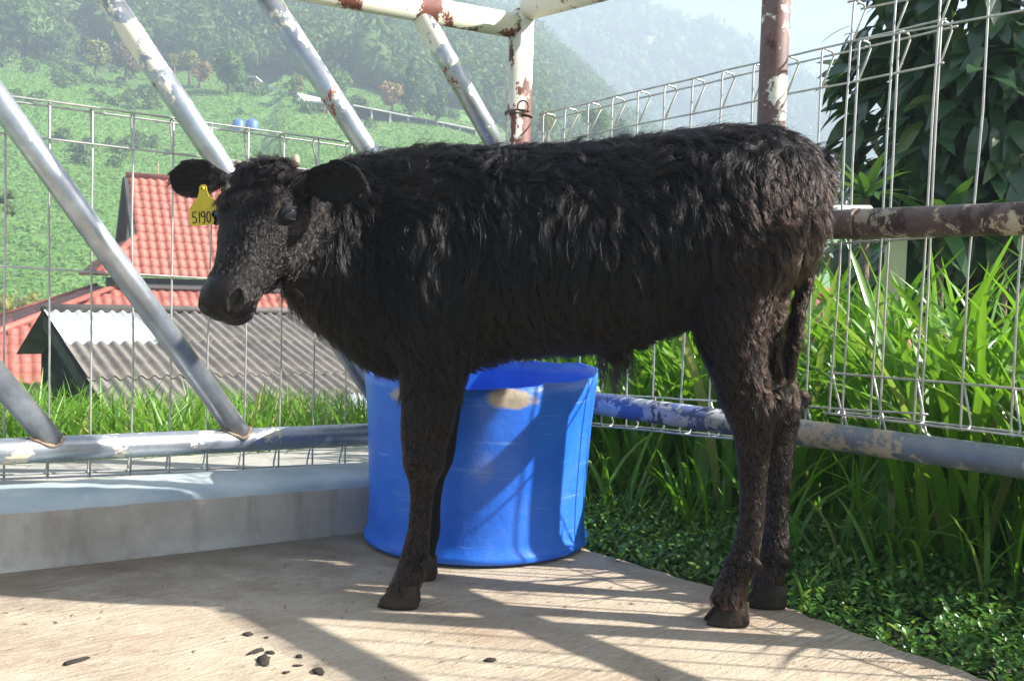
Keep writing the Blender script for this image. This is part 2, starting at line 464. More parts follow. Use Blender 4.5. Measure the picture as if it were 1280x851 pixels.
def ground_z(x, y):
    x, y = np.asarray(x, float), np.asarray(y, float)
    az = AZ(x, y)
    near = -0.09 + 0 * x
    # falls away behind the pen on its outer side
    leftside = smooth(0.2, -1.2, x + 0.25 * (y - 3))
    drop = -smooth(3.9, 6.2, y + 0 * x) * 2.0 * leftside - smooth(5, 26, y) * 4.2 * (0.35 + 0.65 * leftside) - smooth(7, 20, y) * 3.0 * (1 - leftside)
    zt = np.interp(az, *MEADOW_TOP)
    t = np.clip((y - 30) / (110 - 30), 0, 1.6)
    rise = np.where(y > 30, (zt + 6.0) * np.minimum(t, 1.0) ** 0.95 + np.maximum(t - 1, 0) * 30, 0.0)
    bumps = smooth(30, 60, y) * (np.sin(x * 0.11 + 1.3) * np.cos(y * 0.09) * 0.8 + np.sin(x * 0.31 + y * 0.17) * 0.35)
    return near + drop + rise + bumps

def grid_object(name, xs, ys, zf, mat):
    X, Y = np.meshgrid(xs, ys)
    Z = zf(X, Y)
    V = np.stack([X, Y, Z], -1).reshape(-1, 3)
    ny, nx = X.shape
    i = np.arange(ny * nx).reshape(ny, nx)
    F = np.stack([i[:-1, :-1], i[:-1, 1:], i[1:, 1:], i[1:, :-1]], -1).reshape(-1, 4)
    o = link(name, mesh(name, V, F, mat, True))
    return o

def sgn_space(a, n, p=2.2):
    t = np.linspace(-1, 1, n)
    return np.sign(t) * np.abs(t) ** p * a

ys = np.concatenate([-np.geomspace(90, 1, 18), np.linspace(-0.5, 8, 40), np.geomspace(8.5, 150, 110)])
gnd = grid_object('ground', sgn_space(330, 181, 2.6), ys, lambda X, Y: ground_z(X, Y), M['meadow'])
gnd['kind'] = 'structure'

def forest_z(x, y):
    az = AZ(x, y)
    t = np.clip((y - 104) / (262 - 104), 0, 1)
    base = ground_z(x, np.full_like(x, 104.0))
    top = np.interp(az, *FOREST_TOP)
    z = (base - 2.5) * (1 - t) + top * t ** 0.9 * 1.0 + 0 * x
    z = np.where(y > 262, top - (y - 262) * 0.35, z)
    return z + np.sin(x * 0.08) * np.cos(y * 0.06 + x * 0.03) * 2.0 * smooth(110, 150, y)
fh = grid_object('forest_hill', np.linspace(-230, 300, 150), np.linspace(104, 300, 60), forest_z, M['forestsoil'])
fh['kind'] = 'structure'

def far_z(x, y):
    az = AZ(x, y)
    t = np.clip((y - 300) / (380 - 300), 0, 1)
    top = np.interp(az, *FAR_TOP)
    z = 5 * (1 - t) + top * t ** 1.1
    z = np.where(y > 380, top - (y - 380) * 0.4, z)
    return z + np.sin(x * 0.035 + 1) * np.cos(y * 0.02 + x * 0.01) * 3 * smooth(305, 340, y)
fm = grid_object('mountain', np.linspace(-100, 340, 150), np.linspace(300, 450, 60), far_z, M['forestsoil'])
fm['kind'] = 'structure'

# --- crowns: bumpy lobes plus leaf flakes, all in numpy
def ico(sub):
    bm = bmesh.new()
    bmesh.ops.create_icosphere(bm, subdivisions=sub, radius=1)
    V = np.array([v.co for v in bm.verts]); Fc = np.array([[v.index for v in f.verts] for f in bm.faces])
    bm.free()
    return V, Fc
ICO1, ICO2 = ico(1), ico(2)

def flakes(P, Nrm, size, tilt=0.7, aspect=1.5):
    """one small leaf quad per point, roughly facing out"""
    n = len(P)
    a = Nrm + rng.normal(0, tilt, (n, 3)); a /= np.linalg.norm(a, axis=1)[:, None]
    u = np.cross(a, rng.normal(0, 1, (n, 3))); u /= np.linalg.norm(u, axis=1)[:, None] + 1e-9
    w = np.cross(a, u)
    s = (np.asarray(size) * rng.uniform(0.6, 1.3, n))[:, None]
    V = np.stack([P - u * s * aspect, P - w * s * 0.5, P + u * s * aspect, P + w * s * 0.5], 1).reshape(-1, 3)
    F = np.arange(4 * n).reshape(n, 4)
    return V, F

def canopy(C, R, nfl, flake, sub=ICO1, hscale=1.15, lobes=True, lobe=0.8):
    """C (n,3) centres, R (n,) radii -> lobes (triangles) and flakes (quads as two tris)"""
    n = len(C)
    V0, F0 = sub
    Vs, Fs, base = [], [], 0
    if lobes:
        jit = rng.uniform(0.6, 1.15, (n, len(V0), 1))
        V = C[:, None, :] + V0[None] * jit * R[:, None, None] * np.array([1, 1, hscale]) * lobe
        Vs.append(V.reshape(-1, 3))
        Fs.append((F0[None] + (np.arange(n) * len(V0))[:, None, None]).reshape(-1, 3))
        base = n * len(V0)
    d = rng.normal(0, 1, (n, nfl, 3)); d /= np.linalg.norm(d, axis=2)[..., None]
    d[..., 2] = np.where(d[..., 2] < -0.3, -d[..., 2], d[..., 2])
    P = C[:, None, :] + d * R[:, None, None] * np.array([1, 1, hscale]) * rng.uniform(0.78, 1.12, (n, nfl, 1))
    V, F = flakes(P.reshape(-1, 3), d.reshape(-1, 3), np.repeat(flake * R, nfl))
    Vs.append(V)
    Fs.append(np.concatenate([F[:, [0, 1, 2]], F[:, [0, 2, 3]]]) + base)
    return np.concatenate(Vs), np.concatenate(Fs)

def scatter_forest(name, n, ylo, yhi, azlo, azhi, zf, rlo, rhi, nfl, flake, mat, label, sub=ICO1, ridge_y=None, ridge_n=0):
    y = np.sqrt(rng.uniform(ylo ** 2, yhi ** 2, n))
    az = rng.uniform(azlo, azhi, n)
    if ridge_n:
        y = np.concatenate([y, np.full(ridge_n, ridge_y) + rng.uniform(-6, 3, ridge_n)])
        az = np.concatenate([az, rng.uniform(azlo, azhi, ridge_n)])
    x = (az - 640) / 1200 * y
    R = rng.uniform(rlo, rhi, len(y)) * np.where(rng.random(len(y)) < 0.06, 1.35, 1.0)
    z = zf(x, y) + R * 0.75
    C = np.stack([x, y, z], 1)
    V, F = canopy(C, R, nfl, flake, sub)
    o = link(name, mesh(name, V, F, mat))
    tag(o, label, 'forest', kind='stuff')
    return o
scatter_forest('forest', 2900, 112, 263, -120, 1010, forest_z, 1.7, 3.5, 210, 0.11, M['forest'],
               'hazy green wood covering the hill behind the meadow', ICO1, 262, 200)
scatter_forest('forest', 2800, 310, 381, 480, 1330, far_z, 2.3, 4.4, 40, 0.17, M['forest'],
               'pale blue wood on the distant misty mountain', ICO1, 380, 420)

# --- meadow tufts
def meadow_tufts(n):
    y = np.sqrt(rng.uniform(34 ** 2, 112 ** 2, n))
    az = rng.uniform(-60, 760, n)
    x = (az - 640) / 1200 * y
    z = ground_z(x, y)
    P = np.stack([x, y, z + 0.12], 1)
    up = np.tile([0.1, -0.6, 0.7], (n, 1))
    V, F = flakes(P, up, rng.uniform(0.07, 0.17, n), 0.35, 1.4)
    o = link('meadow_grass', mesh('meadow_grass', V, F, M['tuft']))
    tag(o, 'bright green tussocky grass over the hillside meadow', 'grass', kind='stuff')
meadow_tufts(90000)
def scrub_patches():
    Cs, Rs = [], []
    for px, py, w, h, n in ((120, 190, 70, 18, 60), (60, 85, 60, 18, 60), (20, 62, 40, 18, 40), (165, 130, 50, 12, 30), (110, 105, 60, 14, 46), (350, 140, 80, 8, 20), (470, 150, 90, 8, 16), (20, 130, 40, 8, 20),
                              (330, 118, 60, 8, 24), (420, 135, 60, 8, 20)):
        for _ in range(n // 3):
            qx, qy = px + random.gauss(0, w * 0.5), py + random.gauss(0, h * 0.5)
            d = ray(qx, qy)
            lo, hi = 32.0, 112.0
            for Y in np.linspace(lo, hi, 60):                # first point where the line of sight meets the slope
                p = CAM + d * (Y / d.y)
                if p.z < float(ground_z(p.x, p.y)): break
            Cs.append((p.x, p.y, float(ground_z(p.x, p.y)) + 0.25)); Rs.append(random.uniform(0.35, 0.8) * Y / 90)
    V, F = canopy(np.array(Cs), np.array(Rs), 90, 0.26, lobe=0.5)
    tag(link('scrub', mesh('scrub', V, F, M['scrub'])), 'low dark scrub in patches over the hillside meadow', 'scrub', kind='stuff')
scrub_patches()

# ------------------------------------------------------------------ pen floor, ledge and kerb
LD = Vector((-0.877, -0.48, 0)).normalized()      # along the fence on the kerb, away from the corner post
LN = Vector((-0.48, 0.877, 0)).normalized()       # outwards
RD = Vector((0.686, -0.727, 0)).normalized()      # along the fence over the grass
RN = Vector((0.727, 0.686, 0)).normalized()
CORNER = Vector((0.0, 2.935, 0))

def slab(name, poly, z0, z1, mat, label=None, jag=None):
    n = len(poly)
    V = [(x, y, z1) for x, y in poly] + [(x, y, z0) for x, y in poly]
    F = [list(range(n))] + [[i, n + i, n + (i + 1) % n, (i + 1) % n] for i in range(n)] + [list(range(2 * n - 1, n - 1, -1))]
    return link(name, mesh(name, V, F, mat))

edge = [gp(*p) for p in ((735, 688), (790, 703), (850, 722), (905, 738), (960, 752), (1000, 765), (1050, 783), (1100, 800), (1150, 820), (1190, 833), (1240, 851))]
poly = [(-3.2, 1.05), (-0.45, 2.62), (-0.1, 2.75), (0.12, 2.52)]
for i, p in enumerate(edge):
    poly.append((p.x + random.uniform(-0.006, 0.006), p.y))
    if i < len(edge) - 1:
        for t in (0.33, 0.66):
            q = p.lerp(edge[i + 1], t)
            poly.append((q.x + random.uniform(-0.012, 0.01), q.y + random.uniform(-0.008, 0.008)))
poly += [(2.6, -0.6), (2.6, -4), (-5, -4), (-5, 0.1)]
fl = slab('concrete_floor', poly, -0.13, 0.0, M['floor'])
fl['kind'] = 'structure'
# outer concrete ledge behind the kerb
lp = [CORNER + LD * t + LN * w for t, w in ((-0.25, 0.02), (-0.25, 0.75), (4.5, 0.75), (4.5, 0.02))]
led = slab('concrete_ledge', [(p.x, p.y) for p in lp], -0.5, 0.055, M['ledge'])
led['kind'] = 'structure'

# kerb: rounded upstand with a pale blue painted cap
def kerb():
    k = empty('concrete_kerb', (-0.9, 2.3, 0))
    ts = np.linspace(0.1, 3.6, 160)
    prof_face = [(-0.275, -0.05), (-0.268, 0.0), (-0.258, 0.012), (-0.25, 0.035), (-0.245, 0.07), (-0.24, 0.105), (-0.236, 0.119)]
    prof_cap = [(-0.2365, 0.118), (-0.232, 0.128), (-0.222, 0.136), (-0.205, 0.14), (-0.12, 0.142), (-0.02, 0.141), (0.02, 0.13), (0.025, -0.05)]
    def sweep(prof, name, mat):
        V, F = [], []
        for i, t in enumerate(ts):
            z_ = 0.0
            wob = 0.010 * noise.noise((t * 2.1, 0, 0)) + 0.007 * noise.noise((t * 9, 3, z_)) + 0.003 * noise.noise((t * 31, 3, z_ * 40))
            for (w, z) in prof:
                flare = -0.035 * smooth(1.2, 0.3, t) * (0.14 - z) / 0.14 * -1 - 0.05 * smooth(0.9, 2.4, t) * (0.14 - z) / 0.14
                p = CORNER + LD * t + LN * (w + wob * (z > 0) + flare)
                V.append((p.x, p.y, z + (0.005 * noise.noise((t * 3, 9, z * 9)) + 0.0025 * noise.noise((t * 23, 9, 0)) if z > 0.03 else 0)))
        m = len(prof)
        for i in range(len(ts) - 1):
            for j in range(m - 1):
                F.append([i * m + j, (i + 1) * m + j, (i + 1) * m + j + 1, i * m + j + 1])
        F.append([j for j in range(m)]); F.append([(len(ts) - 1) * m + j for j in range(m)][::-1])
        return link(name, mesh(name, V, F, mat, True), k)
    sweep(prof_face, 'face', M['kerb'])
    c = sweep(prof_cap, 'painted_cap', M['kerb_paint'])
    tag(k, 'low grey concrete kerb with worn pale blue top under the pipe fence', 'kerb')
kerb()

# ------------------------------------------------------------------ pipe fences
def weld(mb_name, p, r, mat, parent):
    V0, F0 = ICO2
    V = [Vector(p) + Vector(v) * r * random.uniform(0.9, 1.1) for v in V0]
    return link(mb_name, mesh(mb_name, V, [list(f) for f in F0], mat, True), parent)

def pipe(name, a, b, r, mat, parent, seg=24):
    return MB().tube([a, Vector(a).lerp(Vector(b), 0.5), b], r, seg).build(name, mat, parent, True)

TOPZ = 1.43
fence_l = empty('pipe_fence', CORNER)
tag(fence_l, 'galvanised pipe fence with slanting braces and flaking white top rail on the kerb', 'fence')
pipe('corner_post', CORNER + Vector((0, 0, -0.3)), CORNER + Vector((0, 0, 1.455)), 0.038, M['cream_rust'], fence_l)
weld('post_cap', CORNER + Vector((0, 0, 1.452)), 0.0385, M['cream_rust'], fence_l)
pipe('top_rail', CORNER + Vector((0, 0, TOPZ)) + LD * 0.02, CORNER + Vector((0, 0, TOPZ)) + LD * 3.4, 0.036, M['cream_rust'], fence_l)
pipe('bottom_rail', CORNER + Vector((0, 0, 0.218)) + LD * 0.02, CORNER + Vector((0, 0, 0.218)) + LD * 3.4, 0.031, M['galv_low'], fence_l)
braces = [((0, 475), (66, 553)), ((0, 128), (302, 545)), ((137, 0), (275, 205)), ((336, 0), (462, 192)), ((532, 28), (616, 175))]
for (q0, q1) in braces:
    a, b = onpl(*q0, CORNER, LN), onpl(*q1, CORNER, LN)
    d = (b - a).normalized()
    t_low = (0.225 - a.z) / d.z
    lo = a + d * t_low
    if (lo - CORNER).dot(LD) < 0.0:                       # meets the corner post instead of the bottom rail
        t_low *= ((a - CORNER).dot(LD)) / ((a - CORNER).dot(LD) - (lo - CORNER).dot(LD))
        lo = a + d * t_low
    hi = a + d * ((TOPZ - a.z) / d.z)
    if lo.z < 0.3:
        lo = a + d * ((0.218 - a.z) / d.z)
    pipe('brace', hi, lo, 0.0298, M['galv'], fence_l)
    if lo.z < 0.3:                                        # weld bead along the joint with the rail
        ax_p = CORNER + Vector((0, 0, 0.218)); u = d.cross(LN).normalized(); ring = []
        for k in range(33):
            ph = 2 * math.pi * k / 32
            q = lo + (u * math.cos(ph) + LN * math.sin(ph)) * 0.0298
            for st in range(120):
                r_ = q - ax_p; r_ = r_ - LD * r_.dot(LD)
                if r_.length > 0.0312: break
                q = q - d * 0.001
            ring.append(q + Vector((random.uniform(-1, 1), random.uniform(-1, 1), random.uniform(-1, 1))) * 0.0012)
        ring[-1] = ring[0]
        MB().tube(ring, [random.uniform(0.003, 0.0058) for _ in ring], 8, False).build('weld_bead', M['weld'], fence_l, True)

fence_r = empty('pipe_fence', CORNER + RD * 0.86)
tag(fence_r, 'rusty pipe fence with brown post and mid rail over the tall grass', 'fence')
P963 = at(962, 200, 2.19); P963.z = 0
pipe('post', P963 + Vector((0, 0, -0.35)), P963 + Vector((0, 0, 2.3)), 0.0315, M['post_rust'], fence_r)
pipe('top_rail', CORNER + Vector((0, 0, 1.482)) + RD * 0.03, CORNER + Vector((0, 0, 1.474)) + RD * 0.84, 0.036, M['cream_rust'], fence_r)
ms = CORNER + RD * 0.90
pipe('mid_rail', ms + Vector((0, 0, 0.806)), CORNER + RD * 3.4 + Vector((0, 0, 0.803)), 0.033, M['mid_rust'], fence_r)
pipe('mid_rail', CORNER + RD * 0.03 + Vector((0, 0, 0.81)), CORNER + RD * 0.9 + Vector((0, 0, 0.81)), 0.031, M['cream_rust'], fence_r)
e0, e1 = CORNER + RD * 1.10 + RN * 0.055 + Vector((0, 0, 0.829)), CORNER + RD * 0.2 + RN * 0.062 + Vector((0, 0, 0.875))
bm_ = CORNER + RD * 0.86 + Vector((0, 0, 0.328))
pipe('bottom_rail', CORNER + RD * 0.03 + Vector((0, 0, 0.328)), bm_, 0.0305, M['blue_paint'], fence_r)
pipe('bottom_rail', bm_ + RD * 0.02, CORNER + RD * 3.4 + Vector((0, 0, 0.328)), 0.0305, M['blue_rail'], fence_r)
cl = MB(); cl.tube([ms + RD * 0.19 + Vector((0, 0, 0.806)), ms + RD * 0.205 + Vector((0, 0, 0.806))], 0.0345, 24)
cl.build('collar', M['mid_rust'], fence_r, True)
pipe('loose_rail', e0, e1, 0.022, M['white'], fence_r, 16)

# rusty tie wire round the corner post
tw = MB()
pts = []
for k in range(40):
    a = k / 39 * 2 * math.pi * 1.9
    pts.append(CORNER + Vector((0.041 * math.cos(a), 0.041 * math.sin(a), 1.165 + 0.006 * math.sin(a * 0.7) + 0.0015 * k / 10)))
tw.tube(pts, 0.0025, 6)
lp_ = [CORNER + Vector((0.012, -0.043, 1.165)) + Vector((0.016 * math.sin(a), -0.012 - 0.004 * math.cos(a), 0.018 - 0.018 * math.cos(a))) for a in np.linspace(0, 5.2, 22)]
tw.tube(lp_, 0.0028, 6)
tag(tw.build('tie_wire', M['rust_wire'], None, True), 'rusty wire loop twisted round the peeling corner post', 'wire')

# ------------------------------------------------------------------ welded mesh panels with folded edges
def mesh_panel(label, D, Nn, off, t0, t1, n, zb, zt, hz, lean=0.0, fold=0.055, drop=0.095, r=0.0026, bend=0.004, slope=0.0):
    root = empty('mesh_panel', CORNER + D * t0 + Nn * off)
    def q(t, w, z):
        return CORNER + D * t + Nn * (off + w + lean * (zt - z)) + Vector((0, 0, z + slope * (t - 0.6)))
    tsv = np.linspace(t0, t1, n)
    for t in tsv:
        b = random.uniform(-bend, bend)
        pts = [q(t, 0.004, zb + drop), q(t, fold * 0.96, zb + 0.012), q(t, fold * 0.8, zb), q(t, 0.008, zb), q(t, 0, zb + 0.012),
               q(t + b, b, zb + (zt - zb) * 0.35), q(t - b * 0.6, -b, zb + (zt - zb) * 0.7),
               q(t, 0, zt - 0.012), q(t, 0.006, zt), q(t, fold * 0.85, zt - 0.001), q(t, fold, zt - 0.012), q(t, 0.004, zt - drop)]
        MB().tube(pts, r, 8).build('upright_wire', M['wire'], root, True)
    for (z, w) in hz:
        pts = [q(t0 - 0.012 + (t1 - t0 + 0.024) * k / 24, w, z) + Vector((0, 0, 0.0025 * noise.noise((k * 0.4, z * 9, off * 30)))) for k in range(25)]
        MB().tube(pts, r, 8).build('cross_wire', M['wire'], root, True)
    tag(root, label, 'fence panel', 'welded mesh fence panels')
    return root
def hzs(zb, zt, mids, fold=0.055, drop=0.095):
    r2 = 0.0055
    return [(zt - 0.004, -r2), (zt - 0.006, fold + 0.001), (zt - drop, -r2), (zb + 0.004, -r2), (zb + 0.003, fold), (zb + drop, r2)] + [(m, -r2) for m in mids]
mesh_panel('silver welded mesh panel with folded edge standing behind the kerb', LD, LN, 0.055, 0.12, 3.3, 34, 0.115, 1.047, hzs(0.115, 1.047, (0.635, )), slope=0.03)
mesh_panel('silver welded mesh panel between corner post and brown post above the grass', RD, RN, 0.055, 0.05, 1.24, 14, 0.268, 1.205, hzs(0.268, 1.205, (0.745, )), slope=0.05)
mesh_panel('tall leaning silver mesh panel behind the rusty brown mid rail', RD, RN, 0.045, 1.045, 3.1, 22, 0.375, 1.315, hzs(0.375, 1.315, (0.785, )), lean=-0.03)

# ------------------------------------------------------------------ blue drum cut down to a tub
BC = Vector((-0.078, 2.445, 0))
MUD1 = ((0.075, -0.265, 0.388), 1.0, (0.062, 0.09, 0.024))
MUD2 = ((-0.16, -0.235, 0.385), 0.8, (0.05, 0.09, 0.026))
MUD3 = ((0.02, -0.27, 0.23), 0.16, (0.03, 0.06, 0.035))
M['barrel'] = barrel_mat()
def barrel():
    seg = 96
    outer = [(0.277, 0.004), (0.286, 0.006), (0.288, 0.014), (0.285, 0.022), (0.279, 0.034), (0.2765, 0.05), (0.276, 0.12), (0.279, 0.2), (0.283, 0.3), (0.288, 0.37), (0.291, 0.40), (0.292, 0.43)]
    inner = [(0.2875, 0.43), (0.286, 0.40), (0.274, 0.2), (0.269, 0.03), (0.1, 0.02), (0.0, 0.02)]
    V, F = [], []
    def ring(r, z):
        out = []
        for k in range(seg):
            a = 2 * math.pi * k / seg
            topf = (z / 0.43)
            rr = r * (1 + 0.018 * topf ** 2 * math.cos(2 * a + 0.4) + 0.012 * topf * math.sin(3 * a + 1.0) + 0.004 * topf * math.sin(9 * a) + 0.004 * topf ** 2 * math.sin(17 * a + 2))
            dent = 0.018 * math.exp(-((a - math.radians(255)) / 0.16) ** 2) * topf ** 3
            rr -= dent
            zz = z * (1 + topf * (0.03 * math.sin(a + 0.2) + 0.012 * math.sin(2 * a + 1.2) + 0.008 * math.sin(5 * a) + 0.004 * math.sin(13 * a + 1) + 0.002 * math.sin(31 * a)))
            out.append((rr * math.cos(a), rr * math.sin(a), zz))
        return out
    prof = outer + inner
    for (r, z) in prof: V += ring(r, z)
    for i in range(len(prof) - 1):
        for k in range(seg):
            F.append([i * seg + k, i * seg + (k + 1) % seg, (i + 1) * seg + (k + 1) % seg, (i + 1) * seg + k])
    F.append(list(range(seg))[::-1])
    o = link('plastic_tub', mesh('plastic_tub', V, F, M['barrel'], True))
    o.location = BC + Vector((0, 0, 0.002))
    tag(o, 'blue plastic drum cut down to an open tub, smeared with dried mud', 'tub')
barrel()

# ------------------------------------------------------------------ dung on the floor
def clod(px, py, sx, sy, h):
    p = gp(px, py)
    V0, F0 = ICO2
    sd = random.random() * 50
    V = []
    for v in V0:
        k = 1 + 0.6 * noise.noise((v[0] * 1.6 + sd, v[1] * 1.6, v[2] * 1.6)) + 0.25 * noise.noise((v[0] * 3.5 + sd, v[1] * 4.5, v[2] * 4.5))
        V.append((v[0] * sx * k, v[1] * sy * k, max(-0.001, v[2] * h * 0.7 * k)))
    o = link('dung_clod', mesh('dung_clod', V, [list(f) for f in F0], M['dung'], True))
    o.location = (p.x, p.y, 0.001)
    o.rotation_euler = (0, 0, random.random() * 6)
    return o
for i, (px, py, sx, sy, h) in enumerate(((330, 826, 0.024, 0.010, 0.008), (320, 815, 0.016, 0.006, 0.006), (338, 816, 0.009, 0.006, 0.005), (398, 840, 0.013, 0.009, 0.008),
                          (374, 821, 0.007, 0.005, 0.005), (372, 832, 0.009, 0.004, 0.003), (310, 793, 0.009, 0.008, 0.007), (357, 841, 0.006, 0.004, 0.003), (333, 797, 0.004, 0.004, 0.003),
                          (613, 825, 0.012, 0.007, 0.004), (95, 826, 0.010, 0.022, 0.003))):
    o = clod(px, py, sx, sy, h)
    tag(o, 'small dark clod of dung on the brushed concrete floor' if i < 9 else ('flat dark dung scrap on bare concrete under the calf' if i == 9 else 'dried brown smear of dung on sunlit concrete near the kerb'), 'dung', 'dung clods on the concrete' if i < 9 else None)

M['litter'] = leafy('straw_and_dirt', (0.05, 0.035, 0.02), (0.30, 0.22, 0.12), (0.02, 0.015, 0.01), 0.0, 0.8, 0.1)
def litter(n):
    P = np.stack([rng.uniform(-1.3, 0.75, n), rng.uniform(1.35, 2.4, n), np.full(n, 0.0022)], 1)
    keep = (P[:, 0] * 0.727 + (P[:, 1] - 2.935) * 0.686 < -0.34) & (P[:, 0] * -0.48 + (P[:, 1] - 2.935) * 0.877 < -0.33)
    P = P[keep]
    V, F = flakes(P, np.tile([0, 0, 1.0], (len(P), 1)), rng.uniform(0.0012, 0.0042, len(P)), 0.12, 2.0)
    tag(link('litter', mesh('litter', V, F, M['litter'])), 'scattered straw bits and dirt crumbs on the concrete floor', 'litter', kind='stuff')
litter(420)

# ------------------------------------------------------------------ tiled houses and the grey shed
def tile_mesh(w, l, amp=0.035, th=0.02):
    V, F = [], []
    nx = 7
    for j, yy in enumerate((0.0, -l * 1.08)):
        for i in range(nx):
            u = i / (nx - 1)
            V.append(((u - 0.5) * w * 1.04, yy, amp * (math.sin(u * 2 * math.pi - 0.6)) * 0.5 + 0.02 * (j == 1) + th))
    for i in range(nx):
        V.append((V[nx + i][0], V[nx + i][1], V[nx + i][2] - 0.045))
    for i in range(nx - 1):
        F.append([i, nx + i, nx + i + 1, i + 1])
        F.append([nx + i, 2 * nx + i, 2 * nx + i + 1, nx + i + 1])
    return V, F
TILE_V, TILE_F = tile_mesh(0.2, 0.3)
TILE_ME = mesh('tile', TILE_V, TILE_F, M['tile'], True)

def tiled(parent, o, u, d, n, cols, rows, tw, tl, clip, singles):
    """lay tiles on a plane (local coordinates): o corner, u along the eave, d down the slope, n normal"""
    o, u, d, n = Vector(o), Vector(u).normalized(), Vector(d).normalized(), Vector(n).normalized()
    R = Matrix((u, -d, n)).transposed()
    Vs, Fs = [], []
    for r in range(rows):
        for c in range(cols):
            p = o + u * ((c + 0.5) * tw) + d * (r * tl) + n * random.uniform(0, 0.006)
            if not clip((c + 0.5) * tw, (r + 0.5) * tl): continue
            if singles:
                t = bpy.data.objects.new('tile', TILE_ME); COL.objects.link(t)
                t.parent = parent; t.location = p; t.rotation_euler = R.to_euler()
                t.scale = (tw / 0.2, tl / 0.3, 1)
            else:
                b = len(Vs)
                Vs += [p + R @ Vector((v[0] * tw / 0.2, v[1] * tl / 0.3, v[2])) for v in TILE_V]
                Fs += [[i + b for i in f] for f in TILE_F]
    if Vs:
        q = link('tile_courses', mesh('tile_courses', Vs, Fs, M['tile'], True), parent, False)
        q['kind'] = 'stuff'

def local(name, V, F, mat, parent):
    return link(name, mesh(name, V, F, mat), parent, False)

TH = math.radians(28)
R0 = at(160, 221, 24.0)
house = empty('tiled_house', (R0.x, R0.y, R0.z - 7.5), TH)
tag(house, 'house with red tiled gabled roof and lower skirt roof below the meadow', 'house')
HZ = 7.5           # ridge height in the house frame
run, dz, L = 2.6, 2.45, 9.0
sl = math.hypot(run, dz)
g = 0.65
roof = local('roof', [(0, 0, HZ), (L, 0, HZ), (L, -run, HZ - dz), (-0.91, -run, HZ - dz), (0, -run * g, HZ - dz * g),
                      (0, run * g, HZ - dz * g), (-0.91, run, HZ - dz), (L, run, HZ - dz)],
             [[0, 4, 3, 2, 1], [0, 1, 7, 6, 5], [4, 5, 6, 3]], M['tile_under'], house)
tiled(roof, (0.03, 0, HZ), (1, 0, 0), (0, -run, -dz), (0, -dz, run), 16, 12, 0.205, sl / 12, lambda x, s: True, True)
tiled(roof, (3.31, 0, HZ), (1, 0, 0), (0, -run, -dz), (0, -dz, run), 27, 12, 0.205, sl / 12, lambda x, s: True, False)
# corner of the front slope below the gablet and the hip end
tiled(roof, (-0.99, 0, HZ), (1, 0, 0), (0, -run, -dz), (0, -dz, run), 5, 12, 0.205, sl / 12, lambda x, s: s > g * sl and (0.99 - x) < (s / sl - g) / (1 - g) * 0.91, True)
hs = math.hypot(0.91, dz * (1 - g))
tiled(roof, (0, run, HZ - dz * g), (0, -1, 0), (-0.91, 0, -dz * (1 - g)), (-dz * (1 - g), 0, 0.91), 26, 4, 0.2, hs / 4,
      lambda x, s: abs(x - run) < run * (g + (1 - g) * s / hs), True)
rc = MB(); rc.tube([(-0.05, 0, HZ + 0.03), (L, 0, HZ + 0.03)], 0.09, 8); rc.build('ridge_cap', M['tile'], roof, True, False)
rc = MB(); rc.tube([(0, -run * g, HZ - dz * g + 0.04), (-0.91, -run, HZ - dz + 0.04)], 0.08, 8); rc.build('hip_cap', M['tile'], roof, True, False)
vb = MB()
for sgn in (-1, 1):
    vb.tube([(-0.06, 0, HZ - 0.05), (-0.06, sgn * run * g, HZ - dz * g - 0.03)], 0.07, 6)
vb.build('verge_board', M['fascia'], roof, False, False)
local('gable', [(0.12, 0, HZ - 0.1), (0.12, -run * g, HZ - dz * g), (0.12, run * g, HZ - dz * g)], [[0, 1, 2]], M['gable'], house)
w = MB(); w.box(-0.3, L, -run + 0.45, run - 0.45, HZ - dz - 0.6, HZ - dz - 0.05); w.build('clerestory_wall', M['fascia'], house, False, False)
gt = MB(); gt.tube([(-0.2, -run + 0.3, HZ - dz - 0.24), (L, -run + 0.3, HZ - dz - 0.24)], 0.06, 8); gt.build('gutter', M['gutter'], house, True, False)
# lower skirt roof
z1, z2 = HZ - dz - 0.33, HZ - dz - 2.1
a, c_ = 2.3, 4.4
low = local('skirt_roof', [(-0.5, -a, z1), (L, -a, z1), (L, -a - c_ * 0.75, z2), (-0.5 - c_, -a - c_ * 0.75, z2), (-0.5, a, z1), (-0.5 - c_, a + c_ * 0.75, z2)],
            [[0, 3, 2, 1], [0, 4, 5, 3]], M['tile_under'], house)
s1 = math.hypot(c_ * 0.75, z1 - z2)
tiled(low, (-0.5 - c_, -a, z1), (1, 0, 0), (0, -c_ * 0.75, z2 - z1), (0, z2 - z1, c_ * 0.75), 60, 11, 0.205, s1 / 11, lambda x, s: (c_ - x) < s / s1 * c_, False)
s2 = math.hypot(c_, z1 - z2)
tiled(low, (-0.5, a + c_ * 0.75, z1), (0, -1, 0), (-c_, 0, z2 - z1), (z2 - z1, 0, c_), 30, 9, 0.375, s2 / 9,
      lambda x, s: abs(x - a - c_ * 0.75) < a + c_ * 0.75 * s / s2, False)
rc = MB(); rc.tube([(-0.5, -a, z1 + 0.05), (-0.5 - c_, -a - c_ * 0.75, z2 + 0.05)], 0.08, 8); rc.build('hip_cap', M['tile'], low, True, False)
rc = MB(); rc.tube([(-0.5, a, z1 + 0.05), (-0.5 - c_, a + c_ * 0.75, z2 + 0.05)], 0.08, 8); rc.build('hip_cap', M['tile'], low, True, False)
w = MB(); w.box(-0.5 - c_ + 0.8, L, -a - c_ * 0.75 + 0.8, a + 1.0, -1.5, z2 + 0.3); w.build('wall', M['housewall'], house, False, False)

